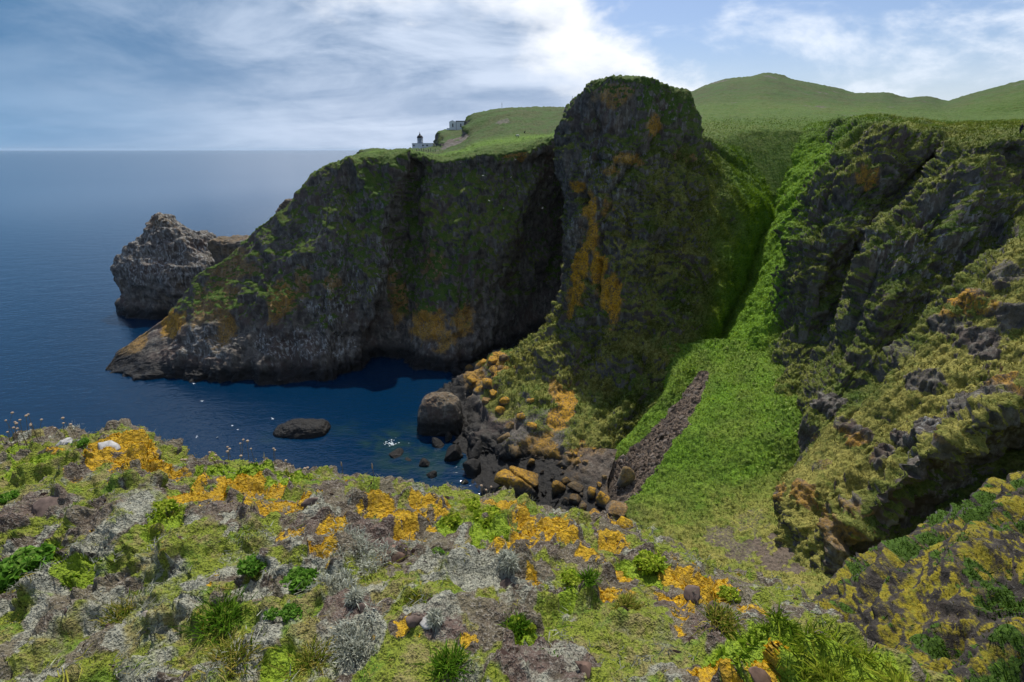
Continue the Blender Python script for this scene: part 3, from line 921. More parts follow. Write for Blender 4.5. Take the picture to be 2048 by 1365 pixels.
# ------------------------------------------------------------------ sea stack (a closed loft of level rings)
def rings(levels, nr, na, cy, depth, seed, amp=1.0, power=2.6):
    """levels: (v, u_left, u_right) at forward distance cy -> closed rock body"""
    L = []
    for v, ul, ur in levels:
        a, b2 = P(ul, v, cy), P(ur, v, cy)
        L.append([(a[0] + b2[0]) / 2, (b2[0] - a[0]) / 2, a[2]])
    L = np.array(L)
    t = np.linspace(0, len(L) - 1, nr)
    q = pchip(L, t)
    th = np.linspace(0, 2 * np.pi, na, endpoint=False)
    c, s = np.cos(th), np.sin(th)
    k = (np.abs(c) ** power + np.abs(s) ** power) ** (-1.0 / power)
    X = q[:, 0:1] + q[:, 1:2] * k * c
    Y = cy + np.minimum(q[:, 1:2] * depth, q[:, 1:2].max() * depth) * k * s + 0 * X
    Z = q[:, 2:3] + 0 * X
    G = np.stack([X, Y, Z], -1)
    c0_ = G[:1].mean(1, keepdims=True)
    caps = [c0_ + (G[:1] - c0_) * k_ + np.array([0, 0, 0.25 * (1 - k_)]) for k_ in (0.001, 0.35, 0.7)]
    return np.concatenate(caps + [G], 0)


def closed_normals(G):
    e = np.concatenate([G[:, -2:], G, G[:, :2]], 1)
    return grid_normals(e)[:, 2:-2]


STACK = [(430, 306, 310), (434, 298, 330), (446, 286, 344), (458, 285, 362), (470, 283, 384), (478, 272, 400), (492, 258, 412), (505, 247, 432), (516, 244, 462), (532, 243, 470), (550, 246, 474), (566, 254, 478), (580, 259, 482),
         (596, 246, 486), (612, 241, 488), (630, 240, 490), (650, 240, 492), (680, 242, 492)]
STACK = [(v_, a_ + 12, b_ + 10) for v_, a_, b_ in STACK]
Gk = rings(STACK, 140, 210, 203, 0.75, 3)
Nk = closed_normals(Gk)
if (Nk[60, :, 0] * (Gk[60, :, 0] - Gk[60, :, 0].mean())).sum() < 0:
    Nk = -Nk; kflip = True
else:
    kflip = False
Gk = rock_disp(Gk, Nk, big=1.0, mid=1.4, fine=0.6, ledge=0.7, lfreq=0.22, seed=13, vert=0.8, block=1.2, bf=0.12, bv=0.8)
Nk2 = closed_normals(Gk) * (-1 if kflip else 1)
pk = Gk.reshape(-1, 3)
ns = fbm(pk, 0.12, 4, 81)
mkk = np.stack([0 * ns, 0.12 * sstep(ns, 0.1, 0.4), np.clip(0.85 * sstep(pk[:, 2] + 5 * ns, 7, 16), 0, 1)], 1)
o = mesh_grid('sea_stack', Gk, M_CLIFF, {'mk': mkk, 'mk2': 0 * mkk}, flip=kflip, wrap=True)
tag(o, 'tall grey sea stack whitened by bird droppings off the headland tip', 'sea stack')


# ------------------------------------------------------------------ foreground brow
def fcol(u, sv, sy, ub=None):
    """from behind the camera over the brow to the sea below"""
    e = P(u, sv, sy)
    ub = u if ub is None else ub
    b0 = P(ub, 1420, 0.0 + max(0.75, sy * 0.33))
    m1 = b0 + (e - b0) * 0.45 + np.array([0, 0, 0.10])
    m2 = b0 + (e - b0) * 0.80 + np.array([0, 0, 0.10])
    bk = np.array([b0[0] * 1.1, -1.6, b0[2] + 0.35])
    bk0 = np.array([b0[0] * 1.3, -7.0, b0[2] + 0.6])
    o1 = e + np.array([0.02 * (u - 1024) / 1024, 0.22, -0.30])
    o2 = e + np.array([0.1 * (u - 1024) / 1024, 0.7, -1.8])
    o3 = e + np.array([0.4, 2.6, -9.0])
    o4 = e + np.array([1.0, 9.0, -30.0])
    o5 = e + np.array([2.0, 22.0, -60.0])
    return [bk0, bk, b0, m1, m2, e, o1, o2, o3, o4, o5]


FGC = [fcol(-2600, 900, 3.9), fcol(-1200, 895, 3.9), fcol(-500, 890, 3.9), fcol(-150, 884, 3.8), fcol(0, 883, 3.7), fcol(90, 877, 3.65), fcol(180, 876, 3.6), fcol(225, 866, 3.55), fcol(275, 866, 3.5), fcol(318, 892, 3.4), fcol(345, 924, 3.3), fcol(400, 922, 3.3),
       fcol(470, 918, 3.3), fcol(540, 924, 3.25), fcol(640, 944, 3.2), fcol(740, 962, 3.15), fcol(840, 976, 3.1), fcol(930, 980, 3.1), fcol(1000, 994, 3.1), fcol(1080, 1014, 3.1), fcol(1160, 1036, 3.1), fcol(1240, 1050, 3.1), fcol(1290, 1085, 3.0),
       fcol(1360, 1110, 2.95), fcol(1450, 1152, 2.85), fcol(1530, 1180, 2.75), fcol(1600, 1218, 2.6), fcol(1660, 1270, 2.4), fcol(1705, 1320, 2.2), fcol(1745, 1375, 2.0), fcol(1790, 1430, 1.75, 1760), fcol(1850, 1490, 1.5, 1800), fcol(2000, 1600, 1.1, 1900)]
FGC.append([q_ + np.array([0.5, -0.3, -0.8]) for q_ in FGC[-1]])
FGC.append([q_ + np.array([1.6, -0.6, -9.0]) for q_ in FGC[-2]])
Gg, Ng = loft(FGC, 420, 590, rw=[0.05, 0.2, 1, 1.3, 1.2, 1.5, 0.6, 0.15, 0.05, 0.04], cw=[0.1, 0.2, 0.4] + [1] * 27 + [0.5, 0.3, 0.15, 0.1])
Ng = -Ng
pg = Gg.reshape(-1, 3)
n1 = fbm(pg, 0.9, 3, 91)
n2 = fbm(pg, 2.6, 4, 92, 0.55)
n3 = fbm(pg, 9.0, 4, 93, 0.6)
n4 = np.abs(fbm(pg, 22.0, 2, 94))
depth_f = sstep(np.linalg.norm(pg - np.array([0, 0, EYE]), axis=1), 6, 20)
crv = fbm(pg, 2.2, 4, 96, 0.55, ridged=True)
dg = 0.05 * n1 + 0.095 * n2 + 0.050 * n3 + 0.026 * n4 - 0.075 * sstep(crv, 0.45, 0.85) + depth_f * (fbm(pg, 0.2, 4, 95) * 1.2 - 0.0)
Gg = Gg + Ng * dg.reshape(Gg.shape[:2] + (1,))
gg = lambda u, v: anchor(Gg, u, v)

def patch(G, items, nf=2.2, na=0.75, seed=4.0):
    return blobs(G, items, seed, nf, na)


# what grows where: (pixel of the photograph used to find the spot, radius in metres, strength)
def spots(lst, k=1.0):
    return [(gg(u, v), (r * k, r * k, max(r * k, 0.25)), s) for u, v, r, s in lst]


f_lich = patch(pg, spots([(200, 878, .17, 1), (255, 868, .22, 1.2), (290, 895, .22, 1.2), (310, 920, .15, 1.2), (270, 918, .1, .8), (112, 890, .08, .7), (185, 918, .07, .8), (165, 940, .07, .7), (355, 945, .09, .8), (420, 975, .16, .9), (470, 960, .16, 1.1), (390, 985, .11, .7), (520, 1000, .09, 1), (545, 985, .07, .9), (575, 1005, .09, 1.1), (560, 960, .06, .6),
    (850, 985, .16, .9), (740, 995, .10, 1.1), (795, 1025, .08, 1.1), (820, 1050, .09, 1.2), (775, 1015, .07, .9), (845, 1045, .06, .8), (645, 1065, .07, 1.1), (660, 1050, .06, 1.1), (650, 1085, .06, 1.0), (660, 1110, .05, .9), (575, 1060, .07, .8), (655, 1020, .05, .6),
    (980, 995, .08, .8), (1010, 1003, .08, 1), (1060, 1025, .13, 1.1), (1090, 1045, .15, 1.2), (1120, 1062, .14, 1.2), (1070, 1070, .10, 1), (1215, 1055, .12, 1), (1245, 1045, .08, 1.2), (1190, 1095, .10, 1), (1210, 1120, .10, 1), (1225, 1170, .09, .9), (1180, 1130, .07, .7), (1060, 1140, .04, 1), (990, 1095, .06, .9), (1010, 1105, .05, .9),
    (1370, 1150, .12, 1.1), (1400, 1165, .10, 1.1), (1350, 1190, .08, 1.1), (1360, 1215, .08, 1.0), (1420, 1180, .08, .9), (1470, 1170, .08, .8), (1510, 1210, .09, .9), (1460, 1310, .09, 1.0), (1480, 1340, .09, 1.0), (1370, 1250, .05, .8), (805, 1240, .04, .8), (770, 1107, .03, .9), (1185, 1320, .03, .9), (940, 1275, .03, .9), (1290, 1120, .08, .5)], 1.3), 6.0, 1.1, 3.0)
f_green = patch(pg, spots([(450, 930, .22, 1.1), (500, 925, .16, 1.3), (575, 945, .22, .9), (600, 950, .12, .8), (60, 915, .16, .9), (20, 900, .14, .7), (400, 960, .15, .6), (900, 1035, .10, 1.2), (960, 1025, .12, 1.0), (985, 1050, .14, 1.2), (940, 1010, .10, .8), (1000, 1035, .1, .8), (30, 1130, .16, 1.1), (80, 1120, .10, 1.0), (160, 1115, .10, .9), (330, 1020, .10, .9), (310, 1040, .08, .7),
    (1290, 1125, .16, 1.0), (1250, 1130, .1, .7), (1320, 1140, .1, .8), (1150, 1155, .08, .6), (880, 1095, .06, 1), (1150, 1075, .06, .5), (1600, 1240, .22, 1.3), (1540, 1210, .14, 1.0), (1650, 1290, .22, 1.2), (1690, 1330, .22, 1.1), (1570, 1260, .2, .8), (1530, 1300, .2, .5), (560, 1330, .08, .8), (1060, 1250, .07, 1.0), (1040, 1240, .06, .8), (830, 1195, .05, .7)], 1.2), 3.0, 0.9, 5.0)
f_grey = patch(pg, spots([(220, 1060, .35, .8), (300, 1010, .22, .8), (270, 1120, .28, .8), (160, 1180, .28, .7), (420, 1110, .3, .7), (520, 1090, .22, .8), (100, 1220, .25, .7), (350, 1180, .25, .7), (560, 1060, .15, .8), (700, 1130, .14, 1.2), (730, 1110, .12, 1.2), (690, 1160, .1, 1.1), (740, 1160, .1, 1.1), (720, 1280, .11, 1.1), (690, 1265, .08, 1.0), (600, 1150, .15, .6), (520, 1250, .2, .7), (600, 1290, .2, .6), (450, 1330, .2, .6),
    (800, 1080, .15, .6), (860, 1130, .15, .7), (980, 1120, .10, .8), (950, 1150, .15, .6), (1000, 1180, .15, .6), (880, 1200, .12, .5), (620, 1000, .2, .5), (300, 970, .25, .5), (150, 970, .25, .4), (1250, 1280, .2, .5), (1200, 1340, .25, .5), (1100, 1300, .2, .4), (1330, 1330, .2, .4), (60, 1180, .15, .6), (920, 1310, .15, .4), (60, 985, .18, .5)]), 2.5, 1.1, 6.0)
f_stone = patch(pg, spots([(760, 1070, .16, .9), (790, 1100, .14, .9), (830, 1130, .1, .7), (700, 1200, .12, .9), (740, 1210, .1, .8), (720, 1230, .12, .8), (880, 1240, .13, 1.0), (850, 1230, .1, .8), (930, 1110, .12, .6), (1080, 1340, .2, .9), (1050, 1320, .15, .8), (1380, 1200, .13, .8), (1430, 1230, .16, .9), (1490, 1270, .16, .8), (1560, 1330, .2, .7), (110, 1000, .12, .8), (60, 1010, .2, .8), (250, 985, .2, .5), (480, 1020, .2, .7), (430, 1010, .15, .7), (600, 1030, .15, .7), (1150, 1190, .12, .5), (1340, 1270, .12, .5), (1280, 1220, .14, .4)]), 3.0, 0.9, 7.0)
f_lush = patch(pg, spots([(440, 1220, .10, 1.0), (470, 1240, .09, .9), (400, 1290, .14, .7), (150, 1330, .25, .9), (250, 1340, .25, .8), (90, 1290, .16, .6), (300, 1250, .12, .6), (640, 1340, .14, .7), (830, 1340, .14, .7), (240, 1200, .1, .8), (350, 1200, .08, .6), (1150, 1240, .12, .6), (1040, 1245, .06, 1.0), (825, 1190, .05, 1.0), (880, 1095, .05, 1.0), (1250, 1215, .06, .9), (950, 1330, .15, .6), (180, 1235, .12, .7)]), 3.0, 0.9, 8.0)
nzf = fbm(pg, 4.0, 4, 101, 0.65)
nzg = fbm(pg, 1.3, 4, 102, 0.6)
f_grey = np.clip(np.maximum(f_grey * sstep(nzf, -0.30, 0.02), sstep(nzf, 0.14, 0.28) * 0.8), 0, 1) * (1 - np.clip(f_lich, 0, 1)) * (1 - 0.9 * np.clip(f_green, 0, 1))
f_gras = np.clip(np.maximum(f_lush, sstep(0.7 * nzg + 0.6 * fbm(pg, 5.5, 4, 103), -0.14, 0.06)), 0, 1) * (1 - np.clip(f_lich, 0, 1)) * (1 - np.clip(f_stone, 0, 1) * 0.8) * (1 - f_grey * 0.6)
rg = fbm(pg, 9.0, 4, 109, 0.65)
rg2 = fbm(pg, 6.0, 4, 110, 0.65)
f_lich = np.maximum(np.clip(f_lich, 0, 1) * sstep(rg + 0.50 * f_lich, 0.20, 0.56), sstep(fbm(pg, 10.0, 3, 129, 0.6), 0.42, 0.50) * sstep(fbm(pg, 1.1, 2, 130), 0.05, 0.25))
f_green = np.clip(f_green, 0, 1) * sstep(rg2 + 0.5 * f_green, 0.10, 0.32)
f_lich = np.clip(f_lich, 0, 1); f_green = np.clip(f_green, 0, 1) * (1 - f_lich); f_stone = np.clip(f_stone, 0, 1) * (1 - f_lich)
# crusty lichen and cushions stand proud of the soil
bump_l = f_lich * (0.020 + 0.018 * np.abs(fbm(pg, 30.0, 2, 104)) + 0.016 * fbm(pg, 11.0, 3, 105))
bump_g = f_gras * 0.022 * (0.5 + np.clip(fbm(pg, 8.0, 3, 126), -.5, 1)) + f_green * (0.050 + 0.03 * fbm(pg, 7.0, 2, 106))
lx = sstep(fbm(pg, 14.0, 3, 107), -0.1, 0.3) * f_grey * 0.02
blk = f_stone * (np.floor(fbm(pg, 6.0, 3, 108) * 5) / 5 * 0.035)
Gg = Gg + Ng * (bump_l + bump_g + lx + blk).reshape(Gg.shape[:2] + (1,))
pg = Gg.reshape(-1, 3)
Ngf = -grid_normals(Gg)


def brow_material():
    m, t, b = new_mat('brow_ground')
    geo = t.n.new('ShaderNodeNewGeometry')
    pos = geo.outputs['Position']
    mk = t.sepc(t.attr('mk').outputs['Color'])
    mk2 = t.sepc(t.attr('mk2').outputs['Color'])
    n1 = t.noise(pos, 3.0, 5, 0.65)
    n2 = t.noise(pos, 14.0, 6, 0.7)
    n3 = t.noise(pos, 60.0, 4, 0.7)
    v1 = t.voronoi(pos, 45.0)
    n4 = t.noise(pos, 170.0, 3, 0.7)
    v2 = t.voronoi(pos, 130.0)
    n3 = t.math('ADD', t.math('MULTIPLY', n3, 0.55), t.math('ADD', t.math('MULTIPLY', n4, 0.30), t.math('MULTIPLY', v2, 0.28)))
    c = t.mix(t.ramp(n2, 0.32, 0.68), (0.055, 0.040, 0.030), (0.165, 0.128, 0.092))
    c = t.mix(t.ramp(n1, 0.42, 0.62, 0, .85), c, (0.21, 0.185, 0.115))
    c = t.mix(t.math('MULTIPLY', t.ramp(n3, 0.58, 0.68), 0.8), c, (0.33, 0.30, 0.25))
    st = t.mix(t.ramp(n2, 0.35, 0.65), (0.095, 0.064, 0.052), (0.185, 0.130, 0.106))
    st = t.mix(t.ramp(n3, 0.55, 0.70, 0, .7), st, (0.30, 0.265, 0.23))
    c = t.mix(t.math('MULTIPLY', mk2[0], t.ramp(n2, 0.35, 0.5)), c, st)
    gr = t.mix(t.ramp(n3, 0.34, 0.66), (0.040, 0.036, 0.028), (0.42, 0.42, 0.33))
    c = t.mix(t.ramp(t.math('ADD', mk[1], t.math('MULTIPLY', t.math('SUBTRACT', n2, 0.5), 0.9)), 0.3, 0.6), c, gr)
    gs = t.mix(t.ramp(n3, 0.34, 0.66), (0.026, 0.040, 0.006), (0.26, 0.31, 0.035))
    gs = t.mix(t.ramp(t.noise(pos, 7.0, 5, 0.7), 0.48, 0.62, 0, .8), gs, t.mix(t.ramp(n3, 0.34, 0.66), (0.075, 0.055, 0.024), (0.34, 0.28, 0.12)))
    gs = t.mix(t.ramp(t.noise(t.vmath('ADD', pos, (3, 7, 1)), 5.0, 5, 0.7), 0.52, 0.64, 0, .8), gs, t.mix(t.ramp(n3, 0.34, 0.66), (0.020, 0.048, 0.006), (0.15, 0.27, 0.025)))
    c = t.mix(t.ramp(t.math('ADD', mk2[1], t.math('MULTIPLY', t.math('SUBTRACT', n2, 0.5), 0.9)), 0.35, 0.65), c, gs)
    gn = t.mix(t.ramp(n3, 0.3, 0.7), (0.070, 0.135, 0.010), (0.30, 0.42, 0.030))
    c = t.mix(t.ramp(t.math('ADD', mk[2], t.math('MULTIPLY', t.math('SUBTRACT', n2, 0.5), 0.8)), 0.3, 0.55), c, gn)
    lc = t.mix(t.ramp(n3, 0.30, 0.70), (0.40, 0.20, 0.006), (0.78, 0.48, 0.018))
    lc = t.mix(t.ramp(n2, 0.54, 0.66, 0, .8), lc, (0.40, 0.34, 0.10))
    lc = t.mix(t.ramp(v1, 0.38, 0.60, 0, .55), lc, (0.20, 0.14, 0.05))
    lf = t.math('ADD', mk[0], t.math('MULTIPLY', t.math('SUBTRACT', n2, 0.5), 1.5))
    lf = t.ramp(t.math('ADD', lf, t.math('MULTIPLY', t.math('SUBTRACT', n3, 0.5), 1.3)), 0.40, 0.60)
    hue = t.ramp(t.noise(t.vmath('ADD', pos, (9, 2, 5)), 6.0, 4, 0.7), 0.38, 0.62)
    lc = t.mix(hue, lc, t.mix(t.ramp(n3, 0.3, 0.7), (0.30, 0.15, 0.006), (0.62, 0.40, 0.03)))
    c = t.mix(lf, c, lc)
    t.put(b.inputs['Base Color'], c)
    h = t.math('ADD', t.math('MULTIPLY', n2, 0.7), t.math('MULTIPLY', n3, 0.6))
    h = t.math('ADD', h, t.math('MULTIPLY', v1, 0.40))
    t.put(b.inputs['Normal'], t.bump(h, 1.0, 0.045))
    return m


M_BROW = brow_material()
# the face below the brow is ordinary cliff rock in colour: mostly soil and turf attributes
o = mesh_grid('foreground_ground', Gg, M_BROW, {'mk': np.stack([f_lich, f_grey, f_green], 1), 'mk2': np.stack([f_stone, f_gras, 0 * f_gras], 1)})
tag(o, 'lichen and heathland covered clifftop brow in the foreground', kind='structure')

# ------------------------------------------------------------------ lower right crag close to the viewer
K = [
    col((1560, 1290, 12.0), (1590, 1330, 9.0), (1620, 1380, 7.5), (1640, 1440, 6.0), (1650, 1550, 4.8), (1640, 1800, 3.5)),
    col((1640, 1235, 12.5), (1665, 1262, 9.5), (1690, 1330, 7.6), (1710, 1400, 6.2), (1720, 1520, 4.8), (1710, 1800, 3.4)),
    col((1700, 1205, 13.0), (1725, 1222, 9.8), (1760, 1290, 7.6), (1790, 1370, 6.2), (1800, 1500, 4.8), (1800, 1800, 3.3)),
    col((1760, 1180, 13.5), (1780, 1187, 10.0), (1835, 1240, 7.9), (1870, 1330, 6.4), (1890, 1470, 4.9), (1900, 1800, 3.2)),
    col((1810, 1150, 14.0), (1830, 1150, 10.4), (1895, 1190, 8.4), (1940, 1290, 6.8), (1970, 1440, 5.0), (2000, 1800, 3.2)),
    col((1855, 1110, 14.5), (1880, 1105, 11.0), (1945, 1140, 9.0), (2000, 1240, 7.2), (2060, 1400, 5.2), (2130, 1800, 3.2)),
    col((1900, 1085, 15.0), (1935, 1085, 11.5), (2000, 1110, 9.6), (2080, 1200, 7.8), (2170, 1360, 5.5), (2300, 1750, 3.3)),
    col((1960, 1060, 15.5), (2000, 1055, 12.0), (2070, 1080, 10.3), (2180, 1160, 8.4), (2320, 1310, 6.0), (2550, 1700, 3.5)),
    col((2040, 1000, 16.5), (2090, 1000, 13.0), (2180, 1030, 11.2), (2330, 1100, 9.2), (2550, 1240, 6.6), (2950, 1600, 3.8)),
    col((2180, 930, 18.0), (2260, 930, 14.0), (2400, 960, 12.0), (2600, 1020, 10.0), (2950, 1150, 7.2), (3600, 1500, 4.2)),
]
Kn = []
for c_ in K:
    back = c_[0] + np.array([1.0, 1.8, -5.0])
    back2 = c_[0] + np.array([3.0, 5.0, -16.0])
    Kn.append([back2, back] + c_)
Gr, Nr = loft(Kn, 280, 340, rw=[0.15, 0.3, 0.9, 1, 1, 0.8, 0.3], cw=[1] * 7 + [0.7, 0.3])
Nr = -Nr
pr = Gr.reshape(-1, 3)
tl = P(1935, 1085, 11.5) - P(1725, 1222, 9.8)
tl = tl / np.linalg.norm(tl)
sd_ = np.array([0.0, -0.25, 1.0]) - tl * (np.array([0.0, -0.25, 1.0]) @ tl)
sd_ = sd_ / np.linalg.norm(sd_)
tq = np.stack([(pr @ tl) * 0.35, pr @ sd_, pr @ np.cross(tl, sd_)], 1)
big = fbm(tq, 0.34, 3, 111) * 0.70
cr = fbm(tq, 0.60, 4, 112, 0.5, ridged=True) * 0.50
sdir = pr @ sd_
s = sdir * 0.80 + fbm(pr, 0.35, 3, 113) * 0.8
f = s - np.floor(s)
led = (np.where(f < 0.75, f / 0.75, (1 - f) / 0.25) - 0.5) * 0.72 * sstep(fbm(pr, 0.4, 2, 118), -0.35, 0.05)
s = sdir * 2.4 + fbm(pr, 0.9, 3, 114) * 0.9
f = s - np.floor(s)
led2 = (np.where(f < 0.75, f / 0.75, (1 - f) / 0.25) - 0.5) * 0.16 * sstep(fbm(pr, 0.8, 2, 119), -0.2, 0.2)
fi = fbm(pr, 3.0, 5, 115, 0.55) * 0.09
q1 = fbm(tq, 0.60, 2, 127, 0.4) * 5
q2 = fbm(tq, 1.6, 2, 128, 0.4) * 5
fi = fi + (np.floor(q1) + sstep(q1 - np.floor(q1), 0, .2)) * 0.15 + (np.floor(q2) + sstep(q2 - np.floor(q2), 0, .2)) * 0.035
Gr = Gr + Nr * (big + cr + led + led2 + fi).reshape(Gr.shape[:2] + (1,))
Nrf = -grid_normals(Gr)
pr = Gr.reshape(-1, 3)
up = Nrf.reshape(-1, 3)[:, 2]
nr1 = fbm(pr, 0.7, 5, 116, 0.6); nr2 = fbm(pr, 1.6, 5, 117, 0.65); nr3 = fbm(pr, 4.5, 4, 125, 0.65)
k_l = np.clip(sstep(up + 0.45 * nr1 + 0.4 * nr3, 0.42, 0.80) * sstep(nr2 + 0.3 * nr3, -0.32, 0.12), 0, 1) * 0.9
k_g = np.clip(sstep(up + 0.5 * nr2 + 0.3 * nr3, 0.50, 0.80) * sstep(nr1 + 0.3 * nr3, -0.08, 0.14), 0, 1)
k_grey = np.clip(sstep(nr1, 0.12, 0.32) * sstep(up, 0.65, 0.35), 0, 1) * 0.8
k_l *= 1 - k_g


def crag_material():
    m, t, b = new_mat('crag_rock')
    geo = t.n.new('ShaderNodeNewGeometry')
    pos = geo.outputs['Position']
    mk = t.sepc(t.attr('mk').outputs['Color'])
    n1 = t.noise(pos, 1.2, 5, 0.65)
    n2 = t.noise(pos, 5.0, 6, 0.7)
    n3 = t.noise(pos, 22.0, 5, 0.7)
    c = t.mix(t.ramp(n2, 0.32, 0.68), (0.026, 0.023, 0.021), (0.075, 0.064, 0.054))
    c = t.mix(t.ramp(n1, 0.5, 0.66, 0, .8), c, (0.085, 0.067, 0.055))
    c = t.mix(t.math('MULTIPLY', t.ramp(n3, 0.58, 0.68), 0.6), c, (0.22, 0.22, 0.20))
    gy = t.mix(t.ramp(n3, 0.3, 0.7), (0.10, 0.11, 0.10), (0.28, 0.30, 0.28))
    c = t.mix(t.math('MULTIPLY', mk[1], t.ramp(n2, 0.42, 0.55)), c, gy)
    ly = t.mix(t.ramp(n3, 0.3, 0.7), (0.13, 0.11, 0.010), (0.36, 0.29, 0.020))
    ly = t.mix(t.ramp(n2, 0.45, 0.7, 0, .6), ly, (0.16, 0.19, 0.030))
    c = t.mix(t.ramp(t.math('ADD', mk[0], t.math('MULTIPLY', t.math('SUBTRACT', t.math('ADD', t.math('MULTIPLY', n3, 0.5), t.math('MULTIPLY', n2, 0.5)), 0.5), 1.9)), 0.22, 0.86), c, ly)
    gn = t.mix(t.ramp(n3, 0.3, 0.7), (0.022, 0.055, 0.006), (0.085, 0.155, 0.015))
    c = t.mix(t.ramp(t.math('ADD', mk[2], t.math('MULTIPLY', t.math('SUBTRACT', n3, 0.5), 1.0)), 0.35, 0.6), c, gn)
    t.put(b.inputs['Base Color'], c)
    h = t.math('ADD', t.math('MULTIPLY', n2, 0.7), t.math('MULTIPLY', n3, 0.3))
    h = t.math('ADD', h, t.math('MULTIPLY', t.voronoi(pos, 6.0), 0.25))
    t.put(b.inputs['Normal'], t.bump(h, 1.0, 0.12))
    return m


M_CRAG = crag_material()
o = mesh_grid('crag', Gr, M_CRAG, {'mk': np.stack([k_l, k_grey, k_g], 1)})
tag(o, 'dark ledged crag with yellow lichen at the lower right', kind='structure')
print('foreground', round(time.time() - T0, 1))

# ------------------------------------------------------------------ beach under the bluff
BE = [
    [S(800, 800, -2.5), S(800, 880, -2.5), S(830, 960, -2.5), S(880, 1100, -2.5)],
    [S(880, 800, -0.8), S(870, 870, -1.2), S(880, 960, -1.5), S(930, 1100, -1.5)],
    [S(950, 810, 1.5), S(940, 880, 0.6), S(960, 960, 0.2), S(1000, 1100, 0)],
    [S(1030, 850, 3.0), S(1020, 910, 1.6), S(1050, 990, 1.0), S(1090, 1120, 2)],
    [S(1130, 890, 4.5), S(1120, 950, 2.8), S(1140, 1020, 2.0), S(1180, 1140, 3)],
    [S(1235, 900, 8.0), S(1215, 980, 4.0), S(1235, 1050, 3.6), S(1260, 1150, 6)],
]
BE = [c_ + [c_[-1] + np.array([-2.0, -16.0, -6.0])] for c_ in BE]
Ge, Ne = loft(BE, 140, 150)
Ne = -Ne
pe = Ge.reshape(-1, 3)
Ge = Ge + Ne * (fbm(pe, 0.25, 3, 120) * 0.8 + np.abs(fbm(pe, 0.8, 3, 121)) * 0.9).reshape(Ge.shape[:2] + (1,))


def masks_beach(p, n):
    ns = fbm(p, 0.2, 3, 122)
    return np.stack([0 * ns, 0.45 * sstep(ns, 0.0, 0.3) * sstep(p[:, 2], 2, 4), 0 * ns], 1), np.stack([0 * ns, 0.5 * sstep(p[:, 2], 2, 4), 0 * ns], 1)


finish('beach', Ge, True, 'dark stony beach at the head of the cove', masks_beach)

# steep ground of the side gully between the brow and the near crag
yy_, xx_ = np.meshgrid(np.linspace(46, -16, 60), np.linspace(1.5, 70, 60), indexing='ij')
zz_ = np.where(yy_ > 0, 54.5 - 1.24 * yy_, 54.5 - 0.02 * yy_)
Gy = np.stack([xx_, yy_, zz_], -1)
py_ = Gy.reshape(-1, 3)
Gy = Gy + np.array([0, 0, 1.0]) * (fbm(py_, 0.3, 4, 131) * 0.6 - 0.3).reshape(Gy.shape[:2] + (1,))
finish('gully_side', Gy, True, 'steep grass of the side gully below the brow', lambda p, n: (np.stack([0 * p[:, 0] + .8, 0 * p[:, 0], 0 * p[:, 0]], 1), np.stack([0 * p[:, 0] + .4, 0 * p[:, 0], 0 * p[:, 0] + .3], 1)))

# flat shoulder of the headland seen behind the stack, and a dark knob on its far side
LED = [(475, 446, 520), (478, 430, 540), (484, 422, 545), (494, 424, 550), (506, 432, 560), (540, 440, 580), (640, 440, 600), (760, 440, 620)]
KNB = [(399, 573, 592), (402, 566, 598), (412, 562, 606), (422, 558, 620), (450, 552, 640), (520, 546, 660), (640, 540, 680)]
for nm, lv, cy, lb, li in (('headland_shoulder', LED, 192, 'low brown rock shoulder behind the sea stack', 0.18), ('headland_knob', KNB, 184, 'dark rock knob on the far side of the headland ridge', 0.1)):
    G_ = rings(lv, 70, 110, cy, 0.6, 2)
    N_ = closed_normals(G_)
    fl = (N_[30, :, 0] * (G_[30, :, 0] - G_[30, :, 0].mean())).sum() < 0
    if fl:
        N_ = -N_
    G_ = rock_disp(G_, N_, big=0.8, mid=1.2, fine=0.5, ledge=0.7, lfreq=0.3, seed=17, vert=0.7)
    p_ = G_.reshape(-1, 3)
    z0 = 0 * p_[:, 0]
    o = mesh_grid(nm, G_, M_CLIFF, {'mk': np.stack([z0 + 0.05, z0 + li * sstep(fbm(p_, .2, 3, 19), -.3, .2), z0], 1), 'mk2': np.stack([z0 + .6, z0, z0], 1)}, flip=fl, wrap=True)
    tag(o, lb, kind='structure')


# ------------------------------------------------------------------ boulders
import bmesh


def ico(sub):
    bm = bmesh.new()
    bmesh.ops.create_icosphere(bm, subdivisions=sub, radius=1.0)
    v = np.array([x.co[:] for x in bm.verts])
    f = np.array([[q.index for q in x.verts] for x in bm.faces])
    bm.free()
    return v, f


ICO3, ICO4 = ico(3), ico(5)


